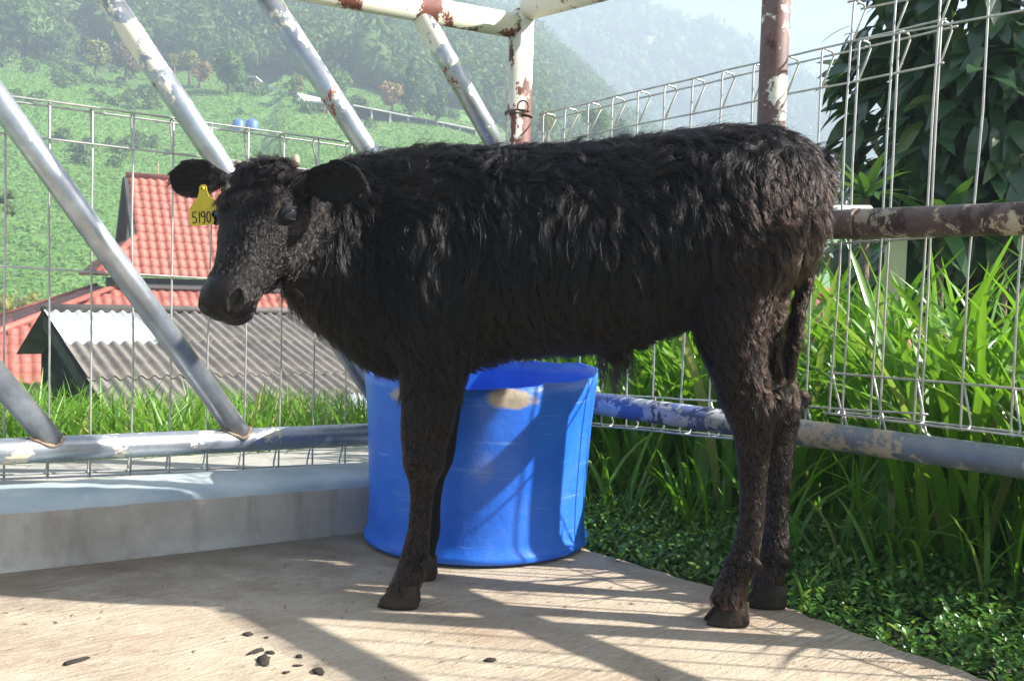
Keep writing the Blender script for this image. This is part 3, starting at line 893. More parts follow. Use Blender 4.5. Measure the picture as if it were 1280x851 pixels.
# grey corrugated shed in front of the house
SH = math.radians(35)
T0 = at(54, 388, 8.5)
shed = empty('corrugated_shed', (T0.x, T0.y, T0.z - 2.6), SH)
tag(shed, 'low shed with weathered grey corrugated roof and one pale sheet', 'shed')
SR, SD, SL, pitch = 2.65, 0.64, 4.5, 0.098
ncol, nrow = 6, 3
cw, rl = SL / ncol, math.hypot(SR, SD) / nrow
def sheet_mesh(mat):
    V, F = [], []
    nw = int(round(cw / pitch)); k = nw * 8
    for th in (0, -0.008):
        for y in (0.0, -(rl + 0.08)):
            for i in range(k + 1):
                V.append((i / k * (cw + 0.01), y, 0.016 * math.cos(i / 8 * 2 * math.pi) + th + (0.008 if y < 0 else 0)))
    n = k + 1
    for i in range(k):
        F += [[i, n + i, n + i + 1, i + 1], [2 * n + i + 1, 3 * n + i + 1, 3 * n + i, 2 * n + i], [n + i, 3 * n + i, 3 * n + i + 1, n + i + 1]]
    return mesh('sheet', V, F, mat, True)
SHEET, SHEETW = sheet_mesh(M['fibro']), sheet_mesh(M['fibro_white'])
sroof = MB()
sroof.box(0.1, SL - 0.1, -0.05, 0.05, 2.5, 2.57)
for q in (0.35, 0.65, 0.97):
    sroof.box(0.03, SL - 0.03, -SR * q - 0.03, -SR * q + 0.03, 2.6 - SD * q - 0.1, 2.6 - SD * q - 0.045)
sroof = sroof.build('roof', M['wood'], shed, False, False)
ang = math.atan2(SD, SR)
for r in range(nrow):
    for c in range(ncol):
        s = bpy.data.objects.new('roof_sheet', SHEETW if (r == 0 and c == 0) or (r == 2 and c == ncol - 3 and False) else SHEET); COL.objects.link(s)
        s.parent = sroof
        s.location = (c * cw, -SR * r / nrow + random.uniform(-0.01, 0.01), 2.6 - SD * r / nrow + 0.004 * (c % 2))
        s.rotation_euler = (ang + random.uniform(-0.006, 0.006), random.uniform(-0.003, 0.003), random.uniform(-0.006, 0.006))
back = local('back_slope', [(0, 0.02, 2.61), (SL, 0.02, 2.61), (SL, 1.6, 2.1), (0, 1.6, 2.1)], [[0, 1, 2, 3]], M['fibro'], shed)
rc = MB(); rc.tube([(-0.02, 0.0, 2.625), (SL, 0.0, 2.625)], 0.035, 8); rc.build('ridge_cap', M['fibro'], shed, True, False)
w = MB(); w.box(0.35, SL - 0.2, -SR + 0.55, 1.2, -0.5, 2.0); w.build('wall', M['shadewall'], shed, False, False)
w = MB(); w.box(0.02, 0.06, -SR * 0.98, 0.0, 2.0, 2.0 + 0.001); 
local('gable_board', [(0.0, 0, 2.56), (0.0, -SR, 2.56 - SD), (0.0, -SR, 2.46 - SD), (0.0, 0, 2.44), (0.03, 0, 2.56), (0.03, -SR, 2.56 - SD), (0.03, -SR, 2.46 - SD), (0.03, 0, 2.44)],
      [[0, 1, 2, 3], [4, 7, 6, 5], [0, 4, 5, 1], [3, 2, 6, 7]], M['fascia'], shed)
local('gable_shade_wall', [(0.22, 0.0, 2.53), (0.22, -SR + 0.3, 2.56 - SD), (0.22, -SR + 0.3, -0.5), (0.22, 1.5, -0.5), (0.22, 1.5, 2.1), (0.3, 0.0, 2.53), (0.3, -SR + 0.3, 2.56 - SD), (0.3, -SR + 0.3, -0.5), (0.3, 1.5, -0.5), (0.3, 1.5, 2.1)],
      [[0, 1, 2, 3, 4], [9, 8, 7, 6, 5]], M['shadewall'], shed)  # sheet closing the gable, its black standing for the shaded interior
w = MB(); w.box(1.9, 2.1, -SR + 0.25, -SR + 0.45, -0.5, 1.97); w.build('post', M['cream'], shed, False, False)
w = MB(); w.box(0.25, 0.55, -1.75, -1.7, 1.2, 1.85); w.build('white_board', M['white'], shed, False, False)
# pale offcut sheet leaning by the shed
p = at(436, 492, 7.0)
s = bpy.data.objects.new('loose_sheet', SHEETW); COL.objects.link(s)
s.location = p; s.scale = (0.4, 0.5, 1); s.rotation_euler = (0.75, 0.1, 0.5)
tag(s, 'pale loose corrugated offcut lying beyond the grass beside the tub', 'roof sheet')

# reddish roof low behind the tall grass
p = at(1110, 374, 13)
h2 = empty('tiled_house', (p.x - 3.2, p.y, -3.5), math.radians(-12))
tag(h2, 'faded red tiled roof glimpsed low behind the tall grass', 'house')
hz = p.z + 3.5
r2 = local('roof', [(-2.5, 0, hz), (5, 0, hz), (5, -3.2, hz - 1.9), (-2.5, -3.2, hz - 1.9), (5, 3.2, hz - 1.9), (-2.5, 3.2, hz - 1.9)], [[0, 3, 2, 1], [0, 1, 4, 5]], M['tile_under'], h2)
tiled(r2, (-2.5, 0, hz), (1, 0, 0), (0, -3.2, -1.9), (0, -1.9, 3.2), 36, 12, 0.205, 0.31, lambda x, s: True, False)
rc = MB(); rc.tube([(-2.5, 0, hz + 0.03), (5, 0, hz + 0.03)], 0.09, 8); rc.build('ridge_cap', M['tile'], r2, True, False)
w = MB(); w.box(-2.2, 4.7, -2.8, 2.8, 0, hz - 1.7); w.build('wall', M['housewall'], h2, False, False)

# cream post standing in the grass, and a white painted rail beyond
w = MB(); q0 = at(1124, 297, 4.0)
w.box(q0.x - 0.035, q0.x + 0.035, q0.y, q0.y + 0.06, -0.3, q0.z)
tag(w.build('concrete_post', M['cream'], None), 'pale square post standing among the tall grass by the leafy tree', 'post')
wr = empty('white_rail', at(780, 500, 5.6))
a_, b_ = at(760, 448, 5.6), at(905, 412, 5.2)
pipe('rail', a_, b_, 0.034, M['cream_rust'], wr, 16)
for t in (0.05, 0.95):
    q = a_.lerp(b_, t); pipe('post', Vector((q.x, q.y, -1.2)), q, 0.03, M['cream_rust'], wr, 12)
tag(wr, 'white and rust painted rail beyond the grass under the calf belly', 'rail')

# ------------------------------------------------------------------ things on the hillside
def hit(px, py, lo=32.0, hi=125.0):
    d = ray(px, py)
    for Y in np.linspace(lo, hi, 400):
        p = CAM + d * (Y / d.y)
        if p.z < float(ground_z(p.x, p.y)): return p
    return p

def far_tree(px, py_base, h_px, r_px, mat, label, conical=False, nl=9, Y=None, group='trees on the hillside'):
    p = hit(px, py_base) if Y is None else at(px, py_base, Y)
    k = p.y / 1200
    H, R = h_px * k, r_px * k
    if Y is not None:
        zg = float(ground_z(p.x, p.y)); H += p.z - zg; p = Vector((p.x, p.y, zg))
    root = empty('hillside_tree', (p.x, p.y, p.z - 0.3))
    tr = MB(); tr.tube([p - Vector((0, 0, 0.3)), p + Vector((random.uniform(-.1, .1), 0, H * 0.45)), p + Vector((random.uniform(-.15, .15), 0, H * 0.85))], [0.05 * H, 0.035 * H, 0.012 * H], 8)
    tr = tr.build('trunk', M['bark_far'], root, True)
    Cs, Rs = [], []
    for i in range(nl):
        if conical:
            t = i / (nl - 1)
            rr = R * (1.0 - 0.8 * t)
            Cs.append((p.x + random.uniform(-.25, .25) * R, p.y + random.uniform(-.25, .25) * R, p.z + H * (0.2 + 0.75 * t))); Rs.append(rr * 0.8)
        else:
            a = random.random() * 6.28; q = R * 0.6 * math.sqrt(random.random())
            zc = H - R + random.uniform(-0.55, 0.6) * R
            Cs.append((p.x + q * math.cos(a), p.y + q * math.sin(a), p.z + zc)); Rs.append(R * random.uniform(0.38, 0.6))
    V, F = canopy(np.array(Cs), np.array(Rs), 130, 0.22, ICO1, lobe=0.62)
    link('crown', mesh('crown', V, F, mat), root)
    tag(root, label, 'tree', group)

far_tree(119, 100, 45, 18, M['t_yellow'], 'round yellow green tree on the meadow beside the dusky tree')
far_tree(158, 108, 48, 17, M['t_red'], 'dusky purplish young tree on the meadow slope')
far_tree(237, 108, 44, 14, M['t_yellow'], 'pale yellow tree next to the orange tinged tree on the slope')
far_tree(250, 112, 34, 15, M['t_orange'], 'low orange tinged tree beside the dense green tree')
far_tree(285, 120, 50, 21, M['t_green'], 'dense green tree with yellow tips near the small hut')
far_tree(217, 100, 30, 9, M['t_yellow'], 'small thin yellow tree behind the slanting brace')
far_tree(370, 124, 29, 11, M['t_yellow'], 'small golden tree in front of the retaining wall')
far_tree(490, 145, 45, 18, M['t_orange'], 'golden brown tree behind the long low barn')
far_tree(514, 148, 74, 18, M['t_dark'], 'tall dark conical tree rising behind the long low barn', True, 14)
far_tree(545, 160, 40, 16, M['t_dark'], 'rounded dark green tree at the end of the long barn')
far_tree(425, 130, 40, 20, M['t_green'], 'mid green bushy tree behind the retaining wall end')
far_tree(25, 72, 70, 36, M['t_green'], 'large leafy green tree at the top of the meadow by the white frame', nl=16)
far_tree(60, 78, 35, 18, M['t_dark'], 'dark bush tree under the white frame on the slope')
far_tree(684, 185, 45, 14, M['t_yellow'], 'yellow green tree showing through the mesh beside the corner post', Y=80)
far_tree(742, 190, 50, 18, M['t_green'], 'green tree with sunlit top behind the mesh over the calf back', Y=85)
far_tree(775, 195, 40, 18, M['t_dark'], 'dark tree low behind the mesh over the calf back', Y=88)

# long low barn
def barn():
    a, b = hit(438, 150), hit(596, 172)
    root = empty('long_barn', a)
    k = a.y / 1200
    zt0, zt1 = at(438, 132, a.y).z, at(596, 163, b.y).z
    d = (Vector((b.x, b.y, 0)) - Vector((a.x, a.y, 0))); Ln = d.length; d.normalize(); nrm = Vector((-d.y, d.x, 0))
    def q(t, w, z): p = Vector((a.x, a.y, 0)) + d * t * Ln + nrm * w; return (p.x, p.y, z)
    zt = lambda t: zt0 + (zt1 - zt0) * t
    V, F = [], []
    V = [q(0, -0.6, zt(0) - 0.1), q(1, -0.6, zt(1) - 0.1), q(1, 2.2, zt(1) + 0.45), q(0, 2.2, zt(0) + 0.45)]
    V += [(x, y, z + 0.12) for x, y, z in V]
    link('roof', mesh('roof', V, [[0, 3, 2, 1], [4, 5, 6, 7], [0, 1, 5, 4], [1, 2, 6, 5], [2, 3, 7, 6], [3, 0, 4, 7]], M['greyroof']), root)
    V = [q(0, 0.3, a.z - 1.2), q(1, 0.3, b.z - 1.2), q(1, 0.3, zt(1)), q(0, 0.3, zt(0))]
    V += [q(0, 0.45, a.z - 1.2), q(1, 0.45, b.z - 1.2), q(1, 0.45, zt(1)), q(0, 0.45, zt(0))]
    link('shade_back_wall', mesh('shade_back_wall', V, [[0, 1, 2, 3], [5, 4, 7, 6], [0, 4, 5, 1], [3, 2, 6, 7]], M['shadewall']), root)  # near-black wall set forward so the bays look like shaded openings
    for i in range(8):
        t = 0.01 + 0.98 * i / 7
        p = Vector(q(t, -0.15, 0)); zg = float(ground_z(p.x, p.y))
        m = MB(); m.box(p.x - 0.08, p.x + 0.08, p.y - 0.08, p.y + 0.08, zg - 0.6, zt(t) - 0.06); m.build('post', M['white'], root)
    tag(root, 'long low open barn with pale posts across the meadow', 'barn')
barn()
def hut(px, py, wpx, hpx, mat_roof, label, name='hut', cat='hut', Y=None, pitched=False):
    p = hit(px, py) if Y is None else at(px, py, Y)
    k = p.y / 1200; w, h = wpx * k / 2, hpx * k
    root = empty(name, p)
    m = MB()
    for sx in (-1, 1):
        for sy in (0, 1.4):
            MB().box(p.x + sx * w * .8 - 0.07, p.x + sx * w * .8 + 0.07, p.y + sy - 0.07, p.y + sy + 0.07, p.z - 0.8, p.z + h).build('post', M['wood'], root)
    if pitched:
        V = [(p.x - w, p.y - .6, p.z + h), (p.x + w, p.y - .6, p.z + h), (p.x + w * .3, p.y + .7, p.z + h * 1.7), (p.x - w * .3, p.y + .7, p.z + h * 1.7), (p.x + w, p.y + 2, p.z + h), (p.x - w, p.y + 2, p.z + h)]
        link('roof', mesh('roof', V, [[0, 1, 2, 3], [3, 2, 4, 5], [1, 4, 2], [0, 3, 5], [0, 5, 4, 1]], mat_roof), root)
    else:
        MB().box(p.x - w * 1.2, p.x + w * 1.2, p.y - 0.5, p.y + 2.0, p.z + h - 0.05, p.z + h + 0.12).build('roof', mat_roof, root)
    MB().box(p.x - w * .75, p.x + w * .75, p.y + 1.45, p.y + 1.55, p.z - 0.8, p.z + h * 0.8).build('wall', M['shadewall'], root)
    tag(root, label, cat)
hut(312, 113, 16, 15, M['greyroof'], 'small open hut with flat roof at the end of the retaining wall')
hut(398, 144, 18, 14, M['greyroof'], 'small dark flat roofed hut standing lower on the meadow')
hut(455, 136, 20, 4, M['tile'], 'small red hipped roof behind the near end of the long barn', 'red_roofed_hut', Y=112, pitched=True)
hut(477, 140, 18, 4, M['tile'], 'small red hipped roof further along behind the long barn', 'red_roofed_hut', Y=113, pitched=True)
def wall_strip():
    pts = [(318, 108), (345, 114), (372, 121), (400, 127)]
    P = [hit(x, y + 5) for x, y in pts]
    V, F = [], []
    for p in P:
        V += [(p.x, p.y, p.z - 0.5), (p.x, p.y, p.z + 0.75), (p.x, p.y + 0.25, p.z + 0.75), (p.x, p.y + 0.25, p.z - 0.5)]
    for i in range(len(P) - 1):
        for j in range(4):
            F.append([i * 4 + j, (i + 1) * 4 + j, (i + 1) * 4 + (j + 1) % 4, i * 4 + (j + 1) % 4])
    F += [[0, 1, 2, 3], [len(P) * 4 - 1 - j for j in range(4)]]
    tag(link('retaining_wall', mesh('retaining_wall', V, F, M['gutter'])), 'pale retaining wall running from the small hut across the slope', 'wall')
wall_strip()
def white_frame():
    p = hit(59, 62); k = p.y / 1200
    root = empty('white_railing', p)
    def bar(a, b): MB().tube([a, b], 0.07, 6).build('bar', M['white'], root, True)
    P = [at(44, 48, p.y), at(59, 50, p.y + .2), at(76, 54, p.y), at(44, 54, p.y), at(59, 56, p.y + .2), at(76, 57, p.y)]
    bar(P[0], P[2]); bar(P[3], P[5])
    for i in (0, 1, 2): bar(P[i], Vector((P[i].x, P[i].y, float(ground_z(P[i].x, P[i].y)) - 0.2)))
    tag(root, 'white metal railing frame below the large leafy tree', 'railing')
white_frame()
for i, px in enumerate((298, 315)):
    p = hit(px, 162); k = p.y / 1200
    m = MB(); r = 7.5 * k
    m.tube([p + Vector((0, 0, -0.2)), p + Vector((0, 0, 0.05 * r)), p + Vector((0, 0, r * 1.3)), p + Vector((0, 0, r * 1.6)), p + Vector((0, 0, r * 1.7))], [r * .95, r, r, r * .6, r * .2], 20)
    tag(m.build('water_tank', M['tank'], None, True), 'blue round water tank, one of a pair on the meadow', 'water tank', 'blue water tanks')
p = hit(197, 236)
m = MB(); m.tube([p - Vector((0, 0, .5)), p + Vector((0, 0, 32 * p.y / 1200))], 0.06, 6)
tag(m.build('wooden_stake', M['wood'], None, True), 'thin wooden stake on the meadow above the red ridge', 'stake')

# yellow green shrub in front of the lower roof
def shrub(px, py, Y, rpx, n, label, mat):
    p = at(px, py, Y); k = Y / 1200
    root = empty('shrub', (p.x, p.y, float(ground_z(p.x, p.y))))
    Cs = np.array([(p.x + random.gauss(0, rpx * k * .6), p.y + random.gauss(0, .6), p.z + random.uniform(-1.2, .55) * rpx * k * .8) for _ in range(n)])
    V, F = canopy(Cs, rng.uniform(0.25, 0.5, n) * rpx * k * 0.8, 150, 0.11)
    link('foliage', mesh('foliage', V, F, mat), root)
    m = MB(); m.tube([(p.x, p.y, float(ground_z(p.x, p.y)) - 0.3), (p.x, p.y, p.z)], [0.12, 0.05], 8); m.build('stem', M['bark_far'], root, True)
    tag(root, label, 'shrub')
shrub(25, 372, 27, 36, 16, 'pale yellow green shrub behind the lower red roof', M['shrub'])
shrub(75, 385, 28, 24, 12, 'low yellow green shrub touching the edge of the skirt roof', M['shrub'])
shrub(1180, 300, 5.6, 110, 40, 'dense dark undergrowth behind the strap leaved plants', M['bigleaf'])
shrub(-6, 250, 34, 20, 12, 'dull green bush on the meadow at the fence end', M['scrub'])

# ------------------------------------------------------------------ grass and weeds close by
def blades(name, roots, h, w, lean, mat, label, seg=6, bend=0.55, cat='grass'):
    n = len(roots)
    a = rng.uniform(0, 2 * np.pi, n)
    ld = np.stack([np.cos(a), np.sin(a), 0 * a], 1)
    f = rng.uniform(0, 2 * np.pi, n)
    side = np.stack([np.cos(f), np.sin(f), 0 * f], 1)
    side = side - ld * np.sum(side * ld, 1)[:, None] * 0.7
    side /= np.linalg.norm(side, axis=1)[:, None] + 1e-9
    b = rng.uniform(0.15, 1.0, n) * bend
    u = np.linspace(0, 1, seg + 1)
    ln = (h * lean * rng.uniform(0.2, 1.0, n))[:, None, None] * ld[:, None] * u[None, :, None]
    arc = (h * b)[:, None, None] * ld[:, None] * (u ** 2.4)[None, :, None]
    up = (h[:, None] * (u[None] - 0.55 * b[:, None] * u[None] ** 3))[..., None] * np.array([0, 0, 1.0])
    sp = roots[:, None, :] + ln + arc + up
    prof = np.minimum(1, 0.45 + 1.6 * u) * np.sqrt(np.clip(1 - u ** 2.2, 0.0004, 1))
    wid = (w[:, None] * prof[None])[..., None] * side[:, None]
    crease = np.cross(side, np.array([0, 0, 1.0]))[:, None] * (w[:, None] * prof[None])[..., None] * 0.25
    V = np.stack([sp - wid, sp + crease, sp + wid], 2)
    V = V.reshape(-1, 3)
    idx = np.arange(n * (seg + 1) * 3).reshape(n, seg + 1, 3)
    q1 = np.stack([idx[:, :-1, 0], idx[:, :-1, 1], idx[:, 1:, 1], idx[:, 1:, 0]], -1)
    q2 = np.stack([idx[:, :-1, 1], idx[:, :-1, 2], idx[:, 1:, 2], idx[:, 1:, 1]], -1)
    F = np.concatenate([q1.reshape(-1, 4), q2.reshape(-1, 4)])
    o = link(name, mesh(name, V, F, mat, True))
    tag(o, label, cat, kind='stuff')
    return o

def strip_points(n, D, Nn, t0, t1, w0, w1, z, clump=0):
    t, w = rng.uniform(t0, t1, n), w0 + (w1 - w0) * rng.random(n) ** 0.85
    if clump:
        nc = max(4, n // clump)
        ct, cw_ = rng.uniform(t0, t1, nc), rng.uniform(w0, w1, nc)
        k = rng.integers(0, nc, n)
        t, w = ct[k] + rng.normal(0, 0.035, n), cw_[k] + rng.normal(0, 0.035, n)
        w = np.clip(w, w0, w1 + 0.1)
    P = np.array(CORNER)[None] + t[:, None] * np.array(D) + w[:, None] * np.array(Nn)
    P[:, 2] = z if not callable(z) else z(P[:, 0], P[:, 1])
    return P

# behind the kerb: a sunlit bank of grass falling away
P = strip_points(9000, LD, LN, -0.3, 3.4, 0.8, 2.2, lambda x, y: -0.13 - 0.10 * (y - 3.2), 9)
blades('bank_grass', P, rng.uniform(0.22, 0.5, len(P)), rng.uniform(0.0035, 0.007, len(P)), 0.35, M['grass'], 'bright green long grass between the kerb fence and the grey shed')
# broad bladed tall grass outside the rusty fence
P = strip_points(2300, RD, RN, -0.9, 3.0, 0.36, 1.4, -0.06, 9)
tP = (P - np.array(CORNER)) @ np.array(RD)  # blades past the frame edge are shortened to let sun onto the weeds
blades('tall_grass', P, rng.uniform(0.5, 1.0, len(P)) * (1 - 0.55 * smooth(1.6, 2.1, tP)), rng.uniform(0.009, 0.019, len(P)), 0.26, M['tallgrass'], 'tall broad bladed green fodder grass behind the rusty fence', 8, 0.6)
P = strip_points(330, RD, RN, -0.6, 2.9, 0.12, 0.4, -0.06, 7)
blades('tall_grass', P, rng.uniform(0.2, 0.42, len(P)), rng.uniform(0.004, 0.009, len(P)), 0.4, M['tallgrass'], 'shaded shorter grass drooping under the bottom rail', 7, 0.8)
P = strip_points(110, RD, RN, -0.1, 2.9, -0.2, 0.1, -0.05, 6)
blades('tall_grass', P, rng.uniform(0.08, 0.2, len(P)), rng.uniform(0.003, 0.006, len(P)), 0.5, M['grass'], 'short grass tufts rising among the creeping weeds', 6, 0.7)
soil = strip_points(4, RD, RN, 0, 1, 0, 1, 0)
sp_ = [CORNER + RD * t + RN * w_ for t, w_ in ((-1.2, -0.62), (3.2, -0.62), (3.2, 1.4), (-1.2, 1.4))]
so = slab('soil_bed', [(q.x, q.y) for q in sp_], -0.2, -0.05, M['soil']); so['kind'] = 'structure'

def weeds(n, roots, label):
    """creeping weeds: short stems carrying pairs of small oval leaves"""
    Vs, Fs = [], []
    leaf = np.array([[0, 0, 0], [0.35, 0.24, 0.05], [0.75, 0.2, 0.06], [1, 0, 0.0], [0.75, -0.2, 0.06], [0.35, -0.24, 0.05], [0.5, 0, -0.02]])
    lf = [[0, 6, 1], [1, 6, 2], [2, 6, 3], [3, 6, 4], [4, 6, 5], [5, 6, 0]]
    allV, base = [], 0
    for p in roots:
        h = random.uniform(0.03, 0.10); nl = random.randint(5, 9)
        ax = np.array([random.uniform(-.5, .5), random.uniform(-.5, .5), 1.0])
        a0 = random.random() * 6.28
        for k in range(nl):
            t = (k + 1) / nl
            a = a0 + k * 2.4; s = random.uniform(0.016, 0.030) * (1.35 if random.random() < 0.15 else 1.0) * (1.1 - 0.35 * t)
            el = random.uniform(0.1, 0.8)
            X = np.array([math.cos(a) * math.cos(el), math.sin(a) * math.cos(el), math.sin(el)])
            Yv = np.array([-math.sin(a), math.cos(a), 0]); Z = np.cross(X, Yv)
            o = p + ax * h * t + np.array([math.cos(a), math.sin(a), 0]) * 0.004
            V = o + (leaf[:, :1] * X + leaf[:, 1:2] * Yv + leaf[:, 2:] * Z) * s
            allV.append(V); Fs += [[i + base for i in f] for f in lf]; base += 7
    V = np.concatenate(allV); F = np.array(Fs)
    o = link('creeping_weeds', mesh('creeping_weeds', V, F, M['weed'], True))
    tag(o, label, 'weeds', kind='stuff')
P = strip_points(5200, RD, RN, -0.35, 2.9, -0.36, 0.5, -0.05)
def inside(P, poly):
    x, y = P[:, 0], P[:, 1]; c = np.zeros(len(P), bool); n = len(poly)
    for i in range(n):
        (x1, y1), (x2, y2) = poly[i], poly[(i + 1) % n]
        k = ((y1 > y) != (y2 > y)); c ^= k & (x < (x2 - x1) * (y - y1) / (y2 - y1 + 1e-12) + x1)
    return c
P = P[~inside(P - np.array([0.006, 0.006, 0]), poly)]
weeds(0, P, 'low creeping weeds with small oval leaves along the slab edge')

# ------------------------------------------------------------------ broad leaved tree and strap leaved plants
def leaf_shape(L, W, droop, seg=5):
    V, F = [], []
    for i in range(seg + 1):
        u = i / seg
        w = W * math.sin(math.pi * min(1, u * 0.97 + 0.03)) ** 0.75 * (1 - 0.25 * u)
        z = -droop * L * u * u
        V += [(u * L, -w, z + 0.12 * w), (u * L, 0, z), (u * L, w, z + 0.12 * w)]
    for i in range(seg):
        b = i * 3
        F += [[b, b + 1, b + 4, b + 3], [b + 1, b + 2, b + 5, b + 4]]
    return V, F

def leaf_tree():
    root = empty('leafy_tree', (2.15, 4.5, -0.2))
    base = Vector((2.15, 4.6, -0.2))
    tips = []
    tr = MB(); tr.tube([base, base + Vector((-0.05, 0, 0.6)), base + Vector((0.05, 0.05, 1.3)), base + Vector((0.1, 0.1, 2.2))], [0.07, 0.06, 0.045, 0.03], 10)
    trunk = tr.build('trunk', M['bark'], root, True)
    limbs = []
    for i in range(15):
        z0 = 0.5 + 1.5 * i / 15
        s = base + Vector((random.uniform(-.03, .03), 0, z0))
        a = i * 2.4 + 0.3
        e = s + Vector((math.cos(a) * random.uniform(.45, .8), math.sin(a) * random.uniform(.35, .6), random.uniform(0.2, 0.55)))
        if e.x < 1.72: e.x = 1.72 + random.uniform(0, 0.1)
        mid = s.lerp(e, 0.5) + Vector((0, 0, 0.08))
        MB().tube([s, mid, e], [0.022, 0.015, 0.006], 7).build('limb', M['bark'], trunk, True)
        limbs.append((s, mid, e))
    crown = bpy.data.objects.new('crown', None); COL.objects.link(crown); crown.parent = root
    crown.matrix_parent_inverse = wm(root).inverted()
    shapes = [mesh('leaf', *leaf_shape(L_, W_, dr), M['bigleaf'], True) for L_, W_, dr in ((0.17, 0.038, 0.25), (0.2, 0.042, 0.4), (0.14, 0.036, 0.15), (0.22, 0.040, 0.55))]
    yl = mesh('leaf', *leaf_shape(0.13, 0.028, 0.2), M['yellowleaf'], True)
    sv = [leaf_shape(L_, W_, dr) for L_, W_, dr in ((0.17, 0.038, 0.25), (0.2, 0.042, 0.4), (0.14, 0.036, 0.15), (0.22, 0.040, 0.55))]
    items = []
    # leaves hang through an egg shaped volume with an uneven left outline
    c = Vector((2.17, 4.45, 1.6))
    while len(items) < 2300:
        v = Vector((random.uniform(-1, 1), random.uniform(-1, 1), random.uniform(-1, 1)))
        if v.length > 1: continue
        p = c + Vector((v.x * 0.78, v.y * 0.65, v.z * 1.12))
        k = noise.noise((p.x * 2.6, p.y * 2.6, p.z * 2.6 + 4))
        if v.length > 0.80 + 0.35 * k: continue
        out = Vector((v.x, v.y, 0)).normalized() if v.length > .05 else Vector((1, 0, 0))
        d = (out * random.uniform(0.3, 1) + Vector((random.uniform(-.6, .6), random.uniform(-.6, .6), random.uniform(-1.1, 0.2)))).normalized()
        items.append((p, d))
    items.sort(key=lambda q: q[0].y - 0.25 * random.random())
    bV, bF = [], []
    for i, (p, d) in enumerate(items):
        X = d; Z = Vector((random.uniform(-.5, .5), random.uniform(-1.0, .3), 1)); Yv = Z.cross(X).normalized(); Z = X.cross(Yv)
        R = Matrix((X, Yv, Z)).transposed()
        if i < 290:
            o = bpy.data.objects.new('leaf', yl if i in (37, 160) else shapes[i % 4]); COL.objects.link(o)
            o.parent = crown; o.matrix_parent_inverse = Matrix()
            o.location = p; o.rotation_euler = R.to_euler()
        else:
            V, F = sv[i % 4]; b = len(bV)
            bV += [p + R @ Vector(q) for q in V]; bF += [[j + b for j in f] for f in F]
    o = link('inner_leaves', mesh('inner_leaves', bV, bF, M['bigleaf'], True), crown, False); o['kind'] = 'stuff'
    tag(root, 'broad leaved dark green tree overhanging the tall leaning mesh panel', 'tree')
leaf_tree()

def rosette(px, py, Y, L, n, label, tilt=0.6, mat='rosette'):
    c = at(px, py, Y)
    root = empty('strap_leaved_plant', (c.x, c.y, -0.1))
    MB().tube([(c.x, c.y, -0.15), (c.x + 0.02, c.y, (c.z - .1) * .5), tuple(c)], [0.025, 0.02, 0.016], 8).build('stem', M['bark'], root, True)
    for i in range(n):
        a = i * 2.399; t = i / n
        el = 1.25 - tilt * 1.6 * t + random.uniform(-.1, .1)
        X = Vector((math.cos(a) * math.cos(el), math.sin(a) * math.cos(el), math.sin(el)))
        Z0 = Vector((-math.cos(a) * math.sin(el), -math.sin(a) * math.sin(el), math.cos(el)))
        Yv = Z0.cross(X).normalized(); Z0 = X.cross(Yv)
        R = Matrix((X, Yv, Z0)).transposed()
        V, F = leaf_shape(L * random.uniform(.75, 1.1), L * 0.11, 0.25 + 0.5 * t, 6)
        link('leaf', mesh('leaf', [c + R @ Vector(v) for v in V], F, M[mat], True), root)
    tag(root, label, 'plant')
rosette(1082, 248, 3.9, 0.22, 20, 'strap leaved plant with upright rosette behind the mid rail')
rosette(1175, 290, 4.0, 0.36, 16, 'broad strap leaved plant below the leafy tree behind the rail', 0.8)
rosette(1255, 280, 4.1, 0.38, 16, 'strap leaved plant with long arching leaves at the foot of the tree', 0.8)
rosette(1120, 300, 4.2, 0.34, 14, 'shadowy strap leaved plant next to the pale post', 0.9)

# ------------------------------------------------------------------ the calf
def loft(rings, cap=True):
    """rings: list of (center, axisA, axisB) with axes as half-size vectors -> verts, faces"""
    seg = 24
    V, F = [], []
    for (c, A, B) in rings:
        for k in range(seg):
            a = 2 * math.pi * k / seg
            V.append(Vector(c) + Vector(A) * math.cos(a) + Vector(B) * math.sin(a))
    n = len(rings)
    for i in range(n - 1):
        for k in range(seg):
            F.append([i * seg + k, i * seg + (k + 1) % seg, (i + 1) * seg + (k + 1) % seg, (i + 1) * seg + k])
    F.append(list(range(seg))[::-1]); F.append([(n - 1) * seg + k for k in range(seg)])
    return V, F

def densify(rows, k=4):
    """Catmull-Rom through numeric rows so that lofts are smooth"""
    R = np.array(rows, float); out = []
    for i in range(len(R) - 1):
        p0, p1, p2, p3 = R[max(i - 1, 0)], R[i], R[i + 1], R[min(i + 2, len(R) - 1)]
        for j in range(k):
            t = j / k
            out.append(0.5 * ((2 * p1) + (-p0 + p2) * t + (2 * p0 - 5 * p1 + 4 * p2 - p3) * t * t + (-p0 + 3 * p1 - 3 * p2 + p3) * t ** 3))
    out.append(R[-1])
    return np.array(out)

HOLES, NOST = [], []
HA = at(343, 259, 1.85)                              # middle of the skull
yaw, dn = math.radians(18), math.radians(50)
hh = Vector((-math.sin(yaw), -math.cos(yaw), 0))     # where the face points
HD = (hh * math.cos(dn) - Vector((0, 0, math.sin(dn)))).normalized()   # skull to muzzle
HV = (hh * math.sin(dn) + Vector((0, 0, math.cos(dn)))).normalized()   # out of the forehead
HU = Vector((math.cos(yaw), -math.sin(yaw), 0))      # towards the calf's left side (nearer the camera)
roll_h = math.radians(4)
HU, HV = HU * math.cos(roll_h) + HV * math.sin(roll_h), HV * math.cos(roll_h) - HU * math.sin(roll_h)
def hp(s, u, v): return HA + HD * s + HU * u + HV * v

